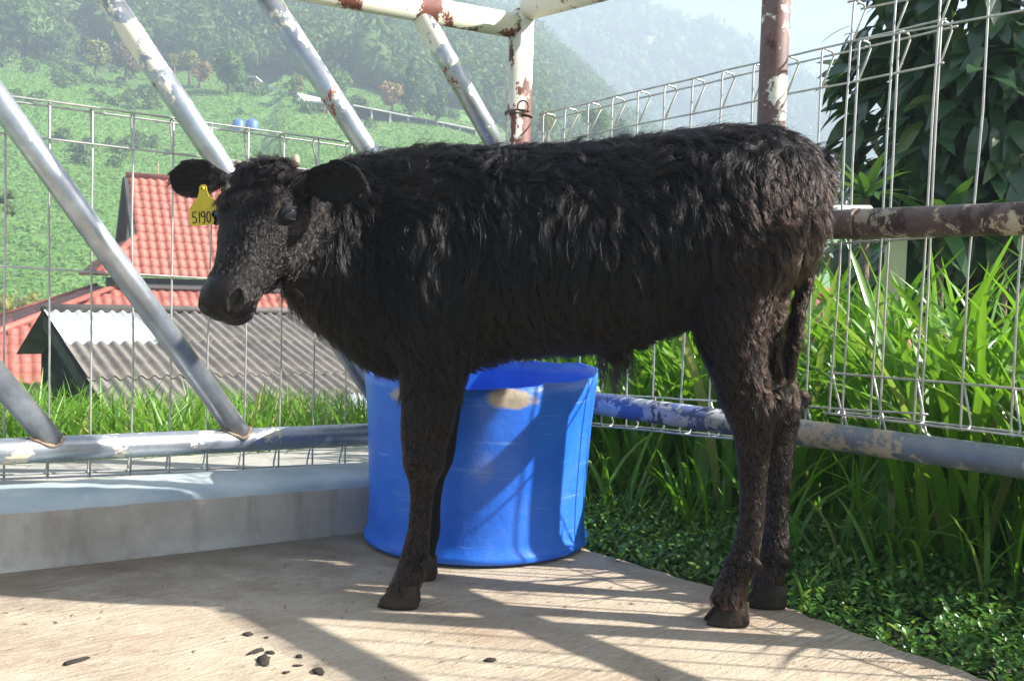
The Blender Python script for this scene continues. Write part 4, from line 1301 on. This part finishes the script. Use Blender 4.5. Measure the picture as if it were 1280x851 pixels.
def calf_body():
    bm_v, bm_f = [], []
    def add(V, F):
        b = len(bm_v)
        bm_v.extend(V); bm_f.extend([[i + b for i in f] for f in F])
    # neck and trunk: upright sections (px, top, bottom, depth, half width)
    T = [(352, 262, 352, 1.875, .055), (372, 236, 390, 1.89, .082), (400, 218, 414, 1.925, .100), (430, 200, 438, 1.955, .118), (465, 194, 463, 1.985, .138), (510, 188, 471, 2.0, .158),
         (560, 185, 467, 2.005, .170), (640, 186, 448, 2.0, .186), (720, 184, 441, 1.99, .196), (790, 176, 435, 1.98, .192), (850, 167, 413, 1.965, .182), (910, 160, 401, 1.955, .176),
         (965, 161, 378, 1.95, .155), (1001, 177, 345, 1.95, .122), (1022, 205, 310, 1.95, .075)]
    rings = []
    for px, t, b, Y, hw in densify(T, 4):
        p, q = at(px, t, Y), at(px, b, Y)
        rings.append(((p + q) / 2, (p - q) / 2, Vector((0, hw, 0))))
    add(*loft(rings))
    # shoulder and hip masses on either side
    for (px, py, Y, rx, ry, rz) in ((535, 350, 1.885, .12, .065, .19), (535, 350, 2.12, .12, .065, .19), (930, 282, 1.845, .125, .072, .16), (942, 282, 2.05, .11, .07, .15)):
        c = at(px, py, Y)
        V0, F0 = ICO2
        add([c + Vector((v[0] * rx, v[1] * ry, v[2] * rz)) for v in V0], [list(f) for f in F0])
    # legs: (px, py, depth, half length along the body, half width)
    legs = {
        'hn': [(934, 285, 1.875, .112, .075), (916, 345, 1.865, .098, .074), (911, 400, 1.855, .075, .062), (917, 445, 1.85, .060, .050), (929, 485, 1.85, .052, .041), (937, 518, 1.85, .0475, .035), (941, 550, 1.85, .036, .028),
               (941, 600, 1.85, .0275, .024), (939, 645, 1.848, .0235, .022), (934, 680, 1.845, .027, .0265), (928, 700, 1.843, .031, .030), (918, 722, 1.84, .030, .029), (912, 742, 1.838, .033, .032), (909, 756, 1.836, .035, .033)],
        'hf': [(948, 290, 2.02, .095, .075), (938, 350, 2.02, .082, .07), (942, 420, 2.02, .066, .058), (958, 470, 2.01, .057, .045), (974, 508, 2.0, .047, .036), (974, 545, 1.995, .036, .028),
               (972, 600, 1.99, .0275, .024), (971, 650, 1.985, .0235, .022), (969, 682, 1.98, .031, .0285), (966, 700, 1.975, .031, .029), (960, 722, 1.97, .031, .030), (957, 740, 1.965, .033, .031)],
        'fn': [(548, 380, 1.91, .105, .07), (546, 440, 1.905, .078, .06), (540, 485, 1.905, .060, .052), (534, 530, 1.905, .053, .045), (530, 560, 1.905, .045, .039), (530, 583, 1.905, .042, .036), (528, 606, 1.905, .026, .026),
               (526, 640, 1.905, .0225, .023), (523, 668, 1.903, .0235, .024), (519, 690, 1.9, .0275, .028), (515, 712, 1.897, .030, .029), (508, 728, 1.893, .031, .030), (503, 739, 1.89, .034, .032)],
        'ff': [(556, 390, 2.11, .095, .065), (553, 460, 2.1, .06, .05), (549, 520, 2.095, .046, .04), (545, 572, 2.09, .040, .035), (542, 600, 2.09, .025, .025),
               (540, 635, 2.09, .0195, .021), (537, 662, 2.088, .025, .026), (531, 680, 2.085, .028, .028), (526, 696, 2.082, .031, .030), (523, 706, 2.08, .033, .031)],
    }
    for rows in legs.values():
        rings = [(at(px, py, Y), Vector((hx, 0, 0)), Vector((0, hy, 0))) for px, py, Y, hx, hy in densify(rows, 4)]
        add(*loft(rings))
    # hock points and knee caps
    for (px, py, Y, r) in ((966, 508, 1.855, .026), (999, 500, 2.005, .025), (520, 572, 1.885, .030), (540, 578, 1.90, .026)):
        V0, F0 = ICO1; c = at(px, py, Y)
        add([c + Vector(v) * r for v in V0], [list(f) for f in F0])
    # head
    Hd = [(-.06, .050, .045, .055), (-.02, .084, .066, .08), (.03, .096, .072, .092), (.07, .092, .068, .098), (.105, .078, .060, .094), (.14, .063, .052, .078), (.175, .050, .047, .056), (.205, .051, .044, .050),
          (.23, .053, .043, .048), (.252, .049, .037, .042), (.265, .030, .024, .028)]
    rings = []
    for s, w, vt, vb in densify(Hd, 4):
        rings.append((hp(s, 0, (vt - vb) / 2), HU * w, HV * ((vt + vb) / 2)))
    V, F = loft(rings)
    add(V, F)
    V0, F0 = ICO2
    for sg in (-1, 1):                                   # brow ridges, cheeks
        for (s, u, v, ra, rb) in ((0.035, .052, .040, .045, .034), (0.085, .05, -.03, .06, .045)):
            c = hp(s, sg * u, v)
            add([c + HD * (q[0] * ra) + HU * (q[1] * rb * .8) + HV * (q[2] * rb) for q in V0], [list(f) for f in F0])
    c = hp(-0.025, 0, .055)                              # poll
    add([c + HD * (q[0] * .04) + HU * (q[1] * .074) + HV * (q[2] * .034) for q in V0], [list(f) for f in F0])
    c = hp(0.222, 0, .012)                               # blunt nose pad
    add([c + HD * (q[0] * .030) + HU * (q[1] * .052) + HV * (q[2] * .030) for q in V0], [list(f) for f in F0])
    c = hp(0.225, 0, -.040)                              # lower lip and chin
    add([c + HD * (q[0] * .035) + HU * (q[1] * .034) + HV * (q[2] * .020) for q in V0], [list(f) for f in F0])
    # ears: cupped blades
    for (b0, t0, back) in EARS:
        ax = (t0 - b0); L_ = ax.length; ax.normalize()
        up = Vector((0, 0, 1)) - ax * ax.z; up.normalize()
        nb = ax.cross(up); nb = nb if nb.y > 0 else -nb      # away from the camera
        rows = densify([(-.02, .018, .016, 0), (.12, .022, .014, .008), (.35, .037, .011, .016), (.6, .043, .010, .016), (.82, .035, .009, .010), (.95, .020, .008, .004), (1.0, .008, .006, 0)], 4)
        seg = 24; V, F = [], []
        for t, w, th, cup in rows:
            for k in range(seg):
                a = 2 * math.pi * k / seg
                x, y = w * math.cos(a), th * math.sin(a) + cup * (1 - math.cos(a) ** 2)
                V.append(b0 + ax * (t * L_) + up * (x - 0.012 * t) + nb * y)
        n = len(rows)
        for i in range(n - 1):
            for k in range(seg):
                F.append([i * seg + k, i * seg + (k + 1) % seg, (i + 1) * seg + (k + 1) % seg, (i + 1) * seg + k])
        F.append(list(range(seg))[::-1]); F.append([(n - 1) * seg + k for k in range(seg)])
        add(V, F)
    # tail
    tl = densify([(1005, 185, 1.95, .022), (1026, 200, 1.945, .021), (1030, 245, 1.94, .019), (1019, 310, 1.93, .018), (1003, 370, 1.925, .017), (992, 425, 1.92, .017), (986, 475, 1.92, .011)], 4)
    rings = []
    for px, py, Y, r in tl: rings.append((at(px, py, Y), Vector((r, 0, 0.25 * r)), Vector((0, r, 0))))
    add(*loft(rings))
    # navel
    c = at(768, 438, 1.97)
    add([c + Vector((v[0] * .035, v[1] * .03, v[2] * .035)) for v in ICO1[0]], [list(f) for f in ICO1[1]])
    me = mesh('calf_cage', bm_v, bm_f)
    bm = bmesh.new(); bm.from_mesh(me); bmesh.ops.recalc_face_normals(bm, faces=bm.faces); bm.to_mesh(me); bm.free()
    o = bpy.data.objects.new('calf_cage', me); COL.objects.link(o)
    r = o.modifiers.new('r', 'REMESH'); r.mode = 'VOXEL'; r.voxel_size = 0.0065
    s = o.modifiers.new('s', 'SMOOTH'); s.factor = 0.5; s.iterations = 7
    dg = bpy.context.evaluated_depsgraph_get()
    out = bpy.data.meshes.new_from_object(o.evaluated_get(dg))
    bpy.data.objects.remove(o); bpy.data.meshes.remove(me)
    return out

EARS = [(at(374, 226, 1.80), at(457, 220, 1.745), 0), (at(279, 224, 1.895), at(212, 214, 1.955), 0)]
calf = empty('calf', (0.1, 1.95, 0))
tag(calf, 'shaggy black calf standing side on with head turned and yellow tag in its ear', 'calf')
bme = calf_body()
bme.name = 'body'
M['skin'] = simple('black_hide', (0.004, 0.0035, 0.0035), (0.008, 0.007, 0.006), 12, 0.7, 0, 0.3, 0.003, spec=0.12)
M['muzzle'] = simple('dark_muzzle', (0.005, 0.004, 0.004), (0.013, 0.009, 0.008), 55, 0.34, 0, 0.45, 0.003, spec=0.16)
M['nostril'] = simple('nostril', (0.006, 0.004, 0.004), (0.01, 0.007, 0.006), 30, 0.6, 0, 0)
co = np.empty(len(bme.vertices) * 3, np.float32); bme.vertices.foreach_get('co', co); co = co.reshape(-1, 3)
A_ = np.array
def hcoord(P): d = P - A_(HA); return d @ A_(HD), d @ A_(HU), d @ A_(HV)
# nostrils and mouth pressed into the muzzle
for sg in (-1, 1):
    c = A_(hp(0.248, sg * 0.034, 0.014)); dl = co - c
    la, lb = A_((HU * sg * 0.75 + HV * 0.65).normalized()), A_((HU * sg * 0.65 - HV * 0.75).normalized())
    met = np.sqrt((dl @ la / 0.021) ** 2 + (dl @ lb / 0.0115) ** 2 + (dl @ A_(HD) / 0.022) ** 2)
    k = np.clip(1 - met ** 2, 0, 1) ** 0.7
    co -= (k * 0.024)[:, None] * A_((HD + HU * sg * 0.5).normalized())
    rim = np.exp(-((met - 1.25) / 0.28) ** 2)            # raised wing of the nostril
    co += (rim * 0.0025)[:, None] * A_((HD + HU * sg * 0.6).normalized())
    NOST.append((co - 0, k))
    HOLES.append(c)
s_, u_, v_ = hcoord(co)
lip = np.exp(-((v_ + 0.030 + 0.15 * (0.25 - s_)) / 0.0045) ** 2) * (s_ > 0.165) * (s_ < 0.30) * smooth(0.165, 0.195, s_)
co -= (lip * 0.006)[:, None] * (A_(HU)[None] * np.sign(u_)[:, None] * 0.7 + A_(HD)[None] * 0.5)
# eye socket
EYE = A_(hp(0.056, 0.083, 0.034)); EYE2 = A_(hp(0.056, -0.083, 0.034))
for e, sg in ((EYE, 1), (EYE2, -1)):
    k = np.clip(1 - (np.linalg.norm(co - e, axis=1) / 0.030) ** 2, 0, 1)
    co -= (k * 0.009)[:, None] * A_(HU) * sg
bme.vertices.foreach_set('co', co.ravel()); bme.update()
M['eyeskin'] = simple('brown_eye_skin', (0.016, 0.012, 0.010), (0.035, 0.026, 0.021), 90, 0.6, 0, 0.4, 0.003, spec=0.25)
for m_ in ('skin', 'muzzle', 'nostril', 'eyeskin'): bme.materials.append(M[m_])
nf = len(bme.polygons)
fc = np.empty(nf * 3, np.float32); bme.polygons.foreach_get('center', fc); fc = fc.reshape(-1, 3)
s_, u_, v_ = hcoord(fc)
mi = np.zeros(nf, np.int32)
mz = (s_ > 0.226 - 0.022 * ((v_ > 0.0) & (np.abs(u_) < 0.044))) & (s_ < 0.35) & (np.abs(u_) < 0.09) & (np.abs(v_) < 0.09)
mi[mz] = 1
mi[np.linalg.norm(fc - EYE, axis=1) < 0.040] = 3
deep = np.maximum(NOST[0][1], NOST[1][1])
mi[np.array([max(deep[i] for i in p.vertices) > 0.38 if q else False for p, q in zip(bme.polygons, mz)])] = 2
mi[(np.abs(v_ + 0.031 + 0.15 * (0.25 - s_)) < 0.0042) & (s_ > 0.185) & (s_ < 0.31) & (np.abs(u_) < 0.07)] = 2
bme.polygons.foreach_set('material_index', mi)
bme.polygons.foreach_set('use_smooth', np.ones(nf, bool))
link('body', bme, calf)

# eyes with lids
M['eye'] = simple('dark_eye', (0.010, 0.013, 0.018), (0.026, 0.03, 0.04), 40, 0.05, 0, 0, spec=0.4)
M['lid'] = simple('eyelid', (0.010, 0.008, 0.007), (0.018, 0.014, 0.012), 60, 0.7, 0, 0.2, spec=0.15)
for e, sg in ((EYE, 1), (EYE2, -1)):
    c = Vector(e) - HU * sg * 0.0105
    V0, F0 = ico(3)
    eo = link('eye', mesh('eye', [c + Vector(v) * 0.0175 for v in V0], [list(f) for f in F0], M['eye'], True), calf)
    ax = (HD * 0.78 + HV * 0.55).normalized()                  # long axis of the lids
    up = ax.cross(HU * sg).normalized()
    if up.z < 0: up = -up
    for (sgn, lift) in ((1, 0.0105), (-1, -0.0115)):
        pts = []
        for k in range(13):
            t = -1 + 2 * k / 12
            q = ax * (t * 0.0205) + up * (lift * (1 - t * t) ** 0.7) 
            q = q + HU * sg * (math.sqrt(max(0.0, 0.0190 ** 2 - min(q.length, 0.0189) ** 2)) - 0.0004)
            pts.append(c + q)
        rr = [0.0016 + 0.0018 * (1 - abs(-1 + 2 * k / 12)) for k in range(13)]
        MB().tube(pts, rr, 8).build('eyelid', M['lid'], eo, True)
# horn buds
M['horn'] = simple('horn', (0.32, 0.27, 0.2), (0.45, 0.4, 0.3), 60, 0.6, 0, 0.3)
for sg in (-1, 1):
    b0 = hp(-0.045, sg * 0.060, 0.062)
    MB().tube([b0, b0 + (HU * sg * .4 + HV * .8 - HD * .5).normalized() * 0.012, b0 + (HU * sg * .5 + HV * .8 - HD * .5).normalized() * 0.019], [0.010, 0.008, 0.003], 12).build('horn_bud', M['horn'], calf, True)
# cloven hooves
M['hoof'] = simple('hoof_horn', (0.014, 0.011, 0.009), (0.05, 0.038, 0.026), 25, 0.65, 0, 0.4, 0.004, spec=0.2)
def claw(cx, cy, side, L=0.082, W=0.030, Hh=0.046):
    rows = []
    V, F = [], []
    prof = [(0.0, 0.98, 0.96), (0.006, 1.0, 1.0), (Hh * 0.5, 0.82, 0.95), (Hh, 0.58, 0.84)]
    seg = 16
    for (z, kl, kw) in prof:
        for k in range(seg):
            a = 2 * math.pi * k / seg
            x = -math.cos(a); y = math.sin(a)
            fx = x * L * 0.5 * kl
            wy = y * W * 0.5 * kw * (1.0 - 0.45 * max(0, -x) ** 2)
            V.append((cx + fx + 0.016 * (z / Hh) , cy + side * W * 0.52 + wy - side * 0.002 * max(0, -x), 0.002 + z))
    for i in range(len(prof) - 1):
        for k in range(seg):
            F.append([i * seg + k, i * seg + (k + 1) % seg, (i + 1) * seg + (k + 1) % seg, (i + 1) * seg + k])
    F.append(list(range(seg))[::-1]); F.append([(len(prof) - 1) * seg + k for k in range(seg)])
    return V, F
for (px, py) in ((498, 757), (907, 779), (955, 757), (522, 722)):
    g_ = gp(px, py)
    V, F = [], []
    for sd in (-1, 1):
        v, f = claw(g_.x, g_.y, sd); b = len(V); V += v; F += [[i + b for i in q] for q in f]
    me = mesh('hoof', V, F, M['hoof'], True)
    link('hoof', me, calf)

for (px, py, Y) in ((946, 706, 1.83), (982, 702, 1.965), (536, 706, 1.885)):
    for dy in (-0.014, 0.016):
        q = at(px, py, Y) + Vector((0, dy, 0))
        MB().tube([q + Vector((-0.012, 0, 0.012)), q + Vector((0.002, 0, 0)), q + Vector((0.004, 0, -0.012))], [0.010, 0.009, 0.003], 10).build('dewclaw', M['hoof'], calf, True)

# ---- coat: hair strands over the body
def noise3(P, sc, off=0):
    return np.array([noise.noise((p[0] * sc + off, p[1] * sc, p[2] * sc)) for p in P])

def sample_surface(me, n, wfun):
    me.calc_loop_triangles()
    T = np.empty(len(me.loop_triangles) * 3, np.int32); me.loop_triangles.foreach_get('vertices', T); T = T.reshape(-1, 3)
    C = co[T]
    nn = np.cross(C[:, 1] - C[:, 0], C[:, 2] - C[:, 0]); ar = np.linalg.norm(nn, axis=1)
    vn = np.empty(len(me.vertices) * 3, np.float32); me.vertex_normals.foreach_get('vector', vn); vn = vn.reshape(-1, 3)
    w = ar * wfun(C.mean(1)); w /= w.sum()
    k = rng.choice(len(T), n, p=w)
    r1, r2 = np.sqrt(rng.random(n)), rng.random(n)
    bc = np.stack([1 - r1, r1 * (1 - r2), r1 * r2], 1)
    P = (C[k] * bc[..., None]).sum(1)
    Nn = (vn[T[k]] * bc[..., None]).sum(1); Nn /= np.linalg.norm(Nn, axis=1)[:, None] + 1e-9
    return P, Nn

def regions(P):
    s, u, v = hcoord(P)
    head = (s > -0.07) & (s < 0.34) & (np.abs(u) < 0.10) & (np.abs(v) < 0.115) & (P[:, 0] < -0.36)
    ear = np.zeros(len(P), bool)
    for b0, t0, _ in EARS:
        ax = A_(t0 - b0); L2 = ax @ ax; t = np.clip((P - A_(b0)) @ ax / L2, 0, 1.1)
        ear |= (np.linalg.norm(P - A_(b0) - t[:, None] * ax, axis=1) < 0.055) & (t > 0.12)
    tail = (P[:, 0] > 0.55) & (P[:, 0] > 0.585 - 0.25 * np.clip(0.62 - P[:, 2], 0, 1)) & (P[:, 2] > 0.43) & (P[:, 2] < 0.85) & (np.abs(P[:, 1] - 1.928) < 0.028)
    return s, u, v, head & ~ear, ear, tail

def density(P):
    s, u, v, head, ear, tail = regions(P)
    d = np.ones(len(P))
    d[head] = 3.5; d[ear] = 2.6
    d[P[:, 2] < 0.42] = 2.6
    d[(P[:, 1] > 2.03) & (P[:, 2] < 0.9)] = 0.12      # the far side needs little
    muzz = (s > 0.236 - 0.030 * ((v > 0.0) & (np.abs(u) < 0.044))) & (np.abs(u) < .09) & (np.abs(v) < .09) & (P[:, 0] < -0.3)
    d[muzz] = 0.0
    d[np.linalg.norm(P - EYE, axis=1) < 0.025] = 0
    d[P[:, 2] < 0.036] = 0
    for b0, t0, _ in EARS:                            # hair thinned in the ear cup, its dark hide standing for the shade
        ax = A_((t0 - b0)); tt = (P - A_(b0)) @ ax / (ax @ ax); q = A_(b0)[None] + tt[:, None] * ax - P
        d[ear & (tt > .2) & (tt < .92) & (np.abs(q[:, 2] - 0.012 * tt) < 0.026) & (q[:, 1] > -0.012)] = 0.25
    return d

def coat(n_strand, n_clump, K=8):
    Pc, Nc = sample_surface(bme, n_clump, density)
    s, u, v, head, ear, tail = regions(Pc)
    z, x = Pc[:, 2], Pc[:, 0]
    n = len(Pc)
    # flow of the hair
    t = np.tile([0.42, 0.0, -1.0], (n, 1))
    top = Nc[:, 2] > 0.55
    t[top] = np.stack([np.ones(top.sum()) * 0.9, -np.sign(2.0 - Pc[top, 1]) * 0.55, -0.25 * np.ones(top.sum())], 1)
    neck = (x < -0.22) & ~head & ~ear
    t[neck] += [0.1, 0, -0.2]
    rump = x > 0.42
    t[rump] = [0.15, 0, -1.0]
    low = z < 0.42
    t[low] = [0.12, 0, -1]
    t[head] = A_(HD) + 0.35 * A_(HU) * np.sign(u[head])[:, None] * (s[head] > 0.03)[:, None]
    fore = head & (s < 0.04) & (v > 0.02)
    for i, (b0, t0, _) in enumerate(EARS):
        ax = A_((t0 - b0).normalized()); k = ear & (np.linalg.norm(Pc - A_(b0), axis=1) < 0.2)
        t[k] = ax + [0, 0, -0.35]
    t[tail] = [-0.1, 0, -1]
    t += rng.normal(0, 0.16, t.shape)
    t -= Nc * np.sum(t * Nc, 1)[:, None]; t /= np.linalg.norm(t, axis=1)[:, None] + 1e-9
    ang = 0.75 * noise3(Pc, 6.5) + 0.55 * noise3(Pc, 17, 7)
    calm = np.where(low | ear, 0.45, np.where(head, 0.8, 1.6)); ang *= calm
    b = np.cross(Nc, t)
    t = t * np.cos(ang)[:, None] + b * np.sin(ang)[:, None]
    b = np.cross(Nc, t)
    # length, wave, lift
    L = 0.037 + 0.012 * noise3(Pc, 4, 3)
    L[neck] = 0.030
    L[rump] = 0.027
    L[(z < 0.60) & ~low] = 0.022
    thigh = (x > 0.40) & (z < 0.68) & ~low
    L[thigh] = 0.021
    L[low] = 0.006 + 0.04 * np.clip(z[low] - 0.34, 0, 0.1)
    L[low & (z < 0.3)] = 0.0055
    L[low & (z < 0.09)] = 0.012
    L[head] = 0.007 + 0.09 * np.clip(0.03 - s[head], 0, 0.12)
    L[head & (v < -0.03)] = 0.017
    L[head & (s > 0.17)] = 0.0055
    L[head & (np.linalg.norm(Pc - EYE, axis=1) < 0.05)] = 0.006
    L[fore] = 0.026
    L[ear] = 0.014
    L[tail] = 0.014 + 0.2 * np.clip(0.6 - z[tail], 0, 0.2)
    nav = np.linalg.norm(Pc - A_(at(770, 448, 1.97)), axis=1) < 0.035
    L[nav] = 0.05; t[nav] = [0.05, 0, -1]
    L *= rng.uniform(0.6, 1.3, n)
    lift = np.where(head | low | ear, 0.12, 0.30) + 0.1 * noise3(Pc, 9, 5) + 0.12 * rng.random(n)
    lift[top & ~head] += 0.08
    lift[tail] = 0.15; lift[nav] = 0.1
    amp = np.where(thigh | fore | (rump & ~low), 0.18, 0.14) * L; amp[low | ear] *= 0.4
    fr = np.where(thigh | fore, rng.uniform(0.9, 1.6, n), rng.uniform(0.4, 1.0, n)); ph = rng.uniform(0, 6.28, n)
    uu = np.linspace(0, 1, K)
    tuft = (rng.random(n) < 0.02) & top & ~head; lift[tuft] += 0.5
    D = (L[:, None] * uu)[..., None] * t[:, None] + (L * lift)[:, None, None] * (1.5 * uu - 0.95 * uu ** 2)[None, :, None] * Nc[:, None]
    D += (amp[:, None] * np.sin(2 * np.pi * fr[:, None] * uu + ph[:, None]) * uu)[..., None] * b[:, None]
    D += (amp[:, None] * 0.7 * np.cos(2 * np.pi * fr[:, None] * uu + ph[:, None]) * uu)[..., None] * Nc[:, None] * 0.6
    g = np.where(head | ear | low, 0.05, 0.22) * L
    D[..., 2] -= g[:, None] * uu ** 2
    # strands follow their clump
    P, Nn = sample_surface(bme, n_strand, density)
    kd = kdtree.KDTree(n)
    for i in range(n): kd.insert(Pc[i], i)
    kd.balance()
    idx = np.array([kd.find(p)[1] for p in P])
    # keep strand and clump on the same side of the body
    ok = np.sum(Nn * Nc[idx], 1) > 0.2
    P, Nn, idx = P[ok], Nn[ok], idx[ok]
    m = len(P)
    off = P - Pc[idx]
    cs = np.where(head | ear, 0.4, np.where(low, 0.4, 0.84))[idx]
    cl = 1 - cs[:, None] * uu[None] ** 1.2
    len_j = rng.uniform(0.55, 1.15, m); fly = (rng.random(m) < 0.035) & ~low[idx]; len_j[fly] *= 1.35
    pts = Pc[idx][:, None] + off[:, None] * cl[:, :, None] + D[idx] * len_j[:, None, None]
    # roots on the skin, fan a little
    pts += rng.normal(0, 1, (m, 1, 3)) * (L[idx] * np.where(fly, 0.38, 0.10))[:, None, None] * (uu ** 1.5)[None, :, None]
    hc = bpy.data.hair_curves.new('coat')
    hc.add_curves([K] * m)
    pa = hc.attributes.get('position') or hc.attributes.new('position', 'FLOAT_VECTOR', 'POINT')
    pa.data.foreach_set('vector', pts.astype(np.float32).ravel())
    ra = hc.attributes.get('radius') or hc.attributes.new('radius', 'FLOAT', 'POINT')
    rad = (0.00036 * (1 - 0.72 * uu ** 1.5))[None] * rng.uniform(0.75, 1.25, (m, 1))
    ra.data.foreach_set('value', rad.astype(np.float32).ravel())
    # sun bleached brown on rump, thighs and legs
    br = 0.015 + 0.30 * smooth(0.30, 0.55, P[:, 0]) * smooth(0.95, 0.6, P[:, 2]) + 0.75 * smooth(0.42, 0.25, P[:, 2]) * np.where(P[:, 0] > 0.2, 1, 0.55) + 0.04 * (P[:, 0] < -0.36)
    br = np.clip(br * rng.uniform(0.3, 1.5, m) + 0.10 * (rng.random(m) < 0.06), 0, 1)
    ta = hc.attributes.new('bleach', 'FLOAT', 'CURVE')
    ta.data.foreach_set('value', br.astype(np.float32))
    o = bpy.data.objects.new('coat', hc); COL.objects.link(o)
    o.parent = calf; o.matrix_parent_inverse = wm(calf).inverted()
    m_ = bpy.data.materials.new('calf_hair'); m_.use_nodes = True
    nt = m_.node_tree; nt.nodes.remove(nt.nodes['Principled BSDF'])
    h = N(nt, 'ShaderNodeBsdfHairPrincipled')
    h.parametrization = 'COLOR'
    at_ = N(nt, 'ShaderNodeAttribute'); at_.attribute_name = 'bleach'
    nt.links.new(mixc(nt, at_.outputs['Fac'], (0.0008, 0.0008, 0.001), (0.06, 0.024, 0.013)), h.inputs['Color'])
    h.inputs['Roughness'].default_value = 0.19
    h.inputs['Radial Roughness'].default_value = 0.3
    h.inputs['IOR'].default_value = 1.42
    nt.links.new(h.outputs[0], nt.nodes['Material Output'].inputs[0])
    hc.materials.append(m_)
    return o
coat(165000, 8000)

# ------------------------------------------------------------------ ear tag with its number
def ear_tag():
    c = at(255, 265, 1.885)
    X = (at(262, 263, 1.885) - at(242, 265, 1.893)).normalized()
    Zv = Vector((-0.04, 0.05, 1)); Zv = (Zv - X * Zv.dot(X)).normalized()
    Yv = Zv.cross(X).normalized()                        # away from the camera
    def P(x, z, y=0.0): return c + X * x + Zv * z + Yv * y
    k = 1.885 / 1200
    out = [(-19, -16), (17, -17), (18.5, -15), (18.5, 12), (8, 19), (6, 26), (5.5, 31), (2.5, 34), (-1.5, 34), (-4.5, 31), (-5, 26), (-7.5, 19), (-19, 7), (-20, 3), (-20, -14)]
    n = len(out)
    V = [P(x * k, z * k, -0.0009) for x, z in out] + [P(x * k, z * k, 0.0009) for x, z in out]
    F = [list(range(n)), list(range(2 * n - 1, n - 1, -1))] + [[i, n + i, n + (i + 1) % n, (i + 1) % n] for i in range(n)]
    M['tag'] = simple('yellow_plastic', (0.5, 0.39, 0.015), (0.58, 0.46, 0.02), 40, 0.45, 0, 0)
    M['ink'] = simple('black_ink', (0.01, 0.01, 0.01), (0.02, 0.02, 0.02), 40, 0.6, 0, 0)
    root = empty('ear_tag', P(0, 0.05))
    link('plate', mesh('plate', V, F, M['tag']), root)
    MB().tube([P(0.5 * k, 29 * k, -0.004), P(0.5 * k, 29 * k, 0.006)], 0.0042, 14).build('stud', M['tag'], root, True)
    MB().tube([P(0.5 * k, 29 * k, -0.0046), P(0.5 * k, 29 * k, -0.003)], 0.0019, 12).build('stud_hole', M['ink'], root, True)
    arc = lambda cx, cz, rx, rz, a0, a1, m=10: [(cx + rx * math.cos(math.radians(a0 + (a1 - a0) * i / m)), cz + rz * math.sin(math.radians(a0 + (a1 - a0) * i / m))) for i in range(m + 1)]
    digits = {'5': [[(-10.5, 1.5), (-15, 1.8), (-15.5, -4.5)], arc(-13.6, -8, 3.1, 3.9, 125, -140)],
              '1': [[(-6.2, 1.6), (-6.6, -12.5)]],
              '9': [arc(-1.2, -2.0, 2.6, 3.2, 0, 360, 16), [(1.4, -2), (1.2, -8), (0.2, -12.5), (-1.6, -13)]],
              '0': [arc(6.6, -6, 2.7, 6.6, 0, 360, 18)]}
    for dname, strokes in digits.items():
        m = MB()
        for st in strokes:
            m.tube([P(x * k, (z - 1) * k, -0.0011) for x, z in st], 0.00125, 6)
        me = mesh('digit', m.v, m.f, M['ink'], True)
        link('digit', me, root)
    tag(root, 'yellow plastic ear tag numbered 5190 hanging from the calf ear', 'ear tag')
ear_tag()

# ------------------------------------------------------------------ the rest of the pen, beside and behind the viewer (it throws the shadows on the floor)
for t, h in ((1.68, 1.22), (2.2, 1.22)):
    q = CORNER + RD * t + RN * -0.01
    pipe('post', q + Vector((0, 0, -0.3)), q + Vector((0, 0, h)), 0.03, M['post_rust'], fence_r)
pipe('top_rail', CORNER + RD * 1.66 + Vector((0, 0, 1.2)), CORNER + RD * 3.4 + Vector((0, 0, 1.2)), 0.034, M['cream_rust'], fence_r)

# ------------------------------------------------------------------ morning haze
hz_ = MB(); hz_.box(-340, 350, -100, 460, -16, 130)
ho = hz_.build('haze', None)
hm = bpy.data.materials.new('haze'); hm.use_nodes = True
nt = hm.node_tree; nt.nodes.remove(nt.nodes['Principled BSDF'])
pv = N(nt, 'ShaderNodeVolumePrincipled')
pv.inputs['Color'].default_value = (0.68, 0.84, 1.0, 1)
pv.inputs['Density'].default_value = 0.0031
pv.inputs['Anisotropy'].default_value = 0.0
nt.links.new(pv.outputs[0], nt.nodes['Material Output'].inputs['Volume'])
ho.data.materials.append(hm)
tag(ho, 'pale blue morning haze over the valley', 'haze', kind='stuff')
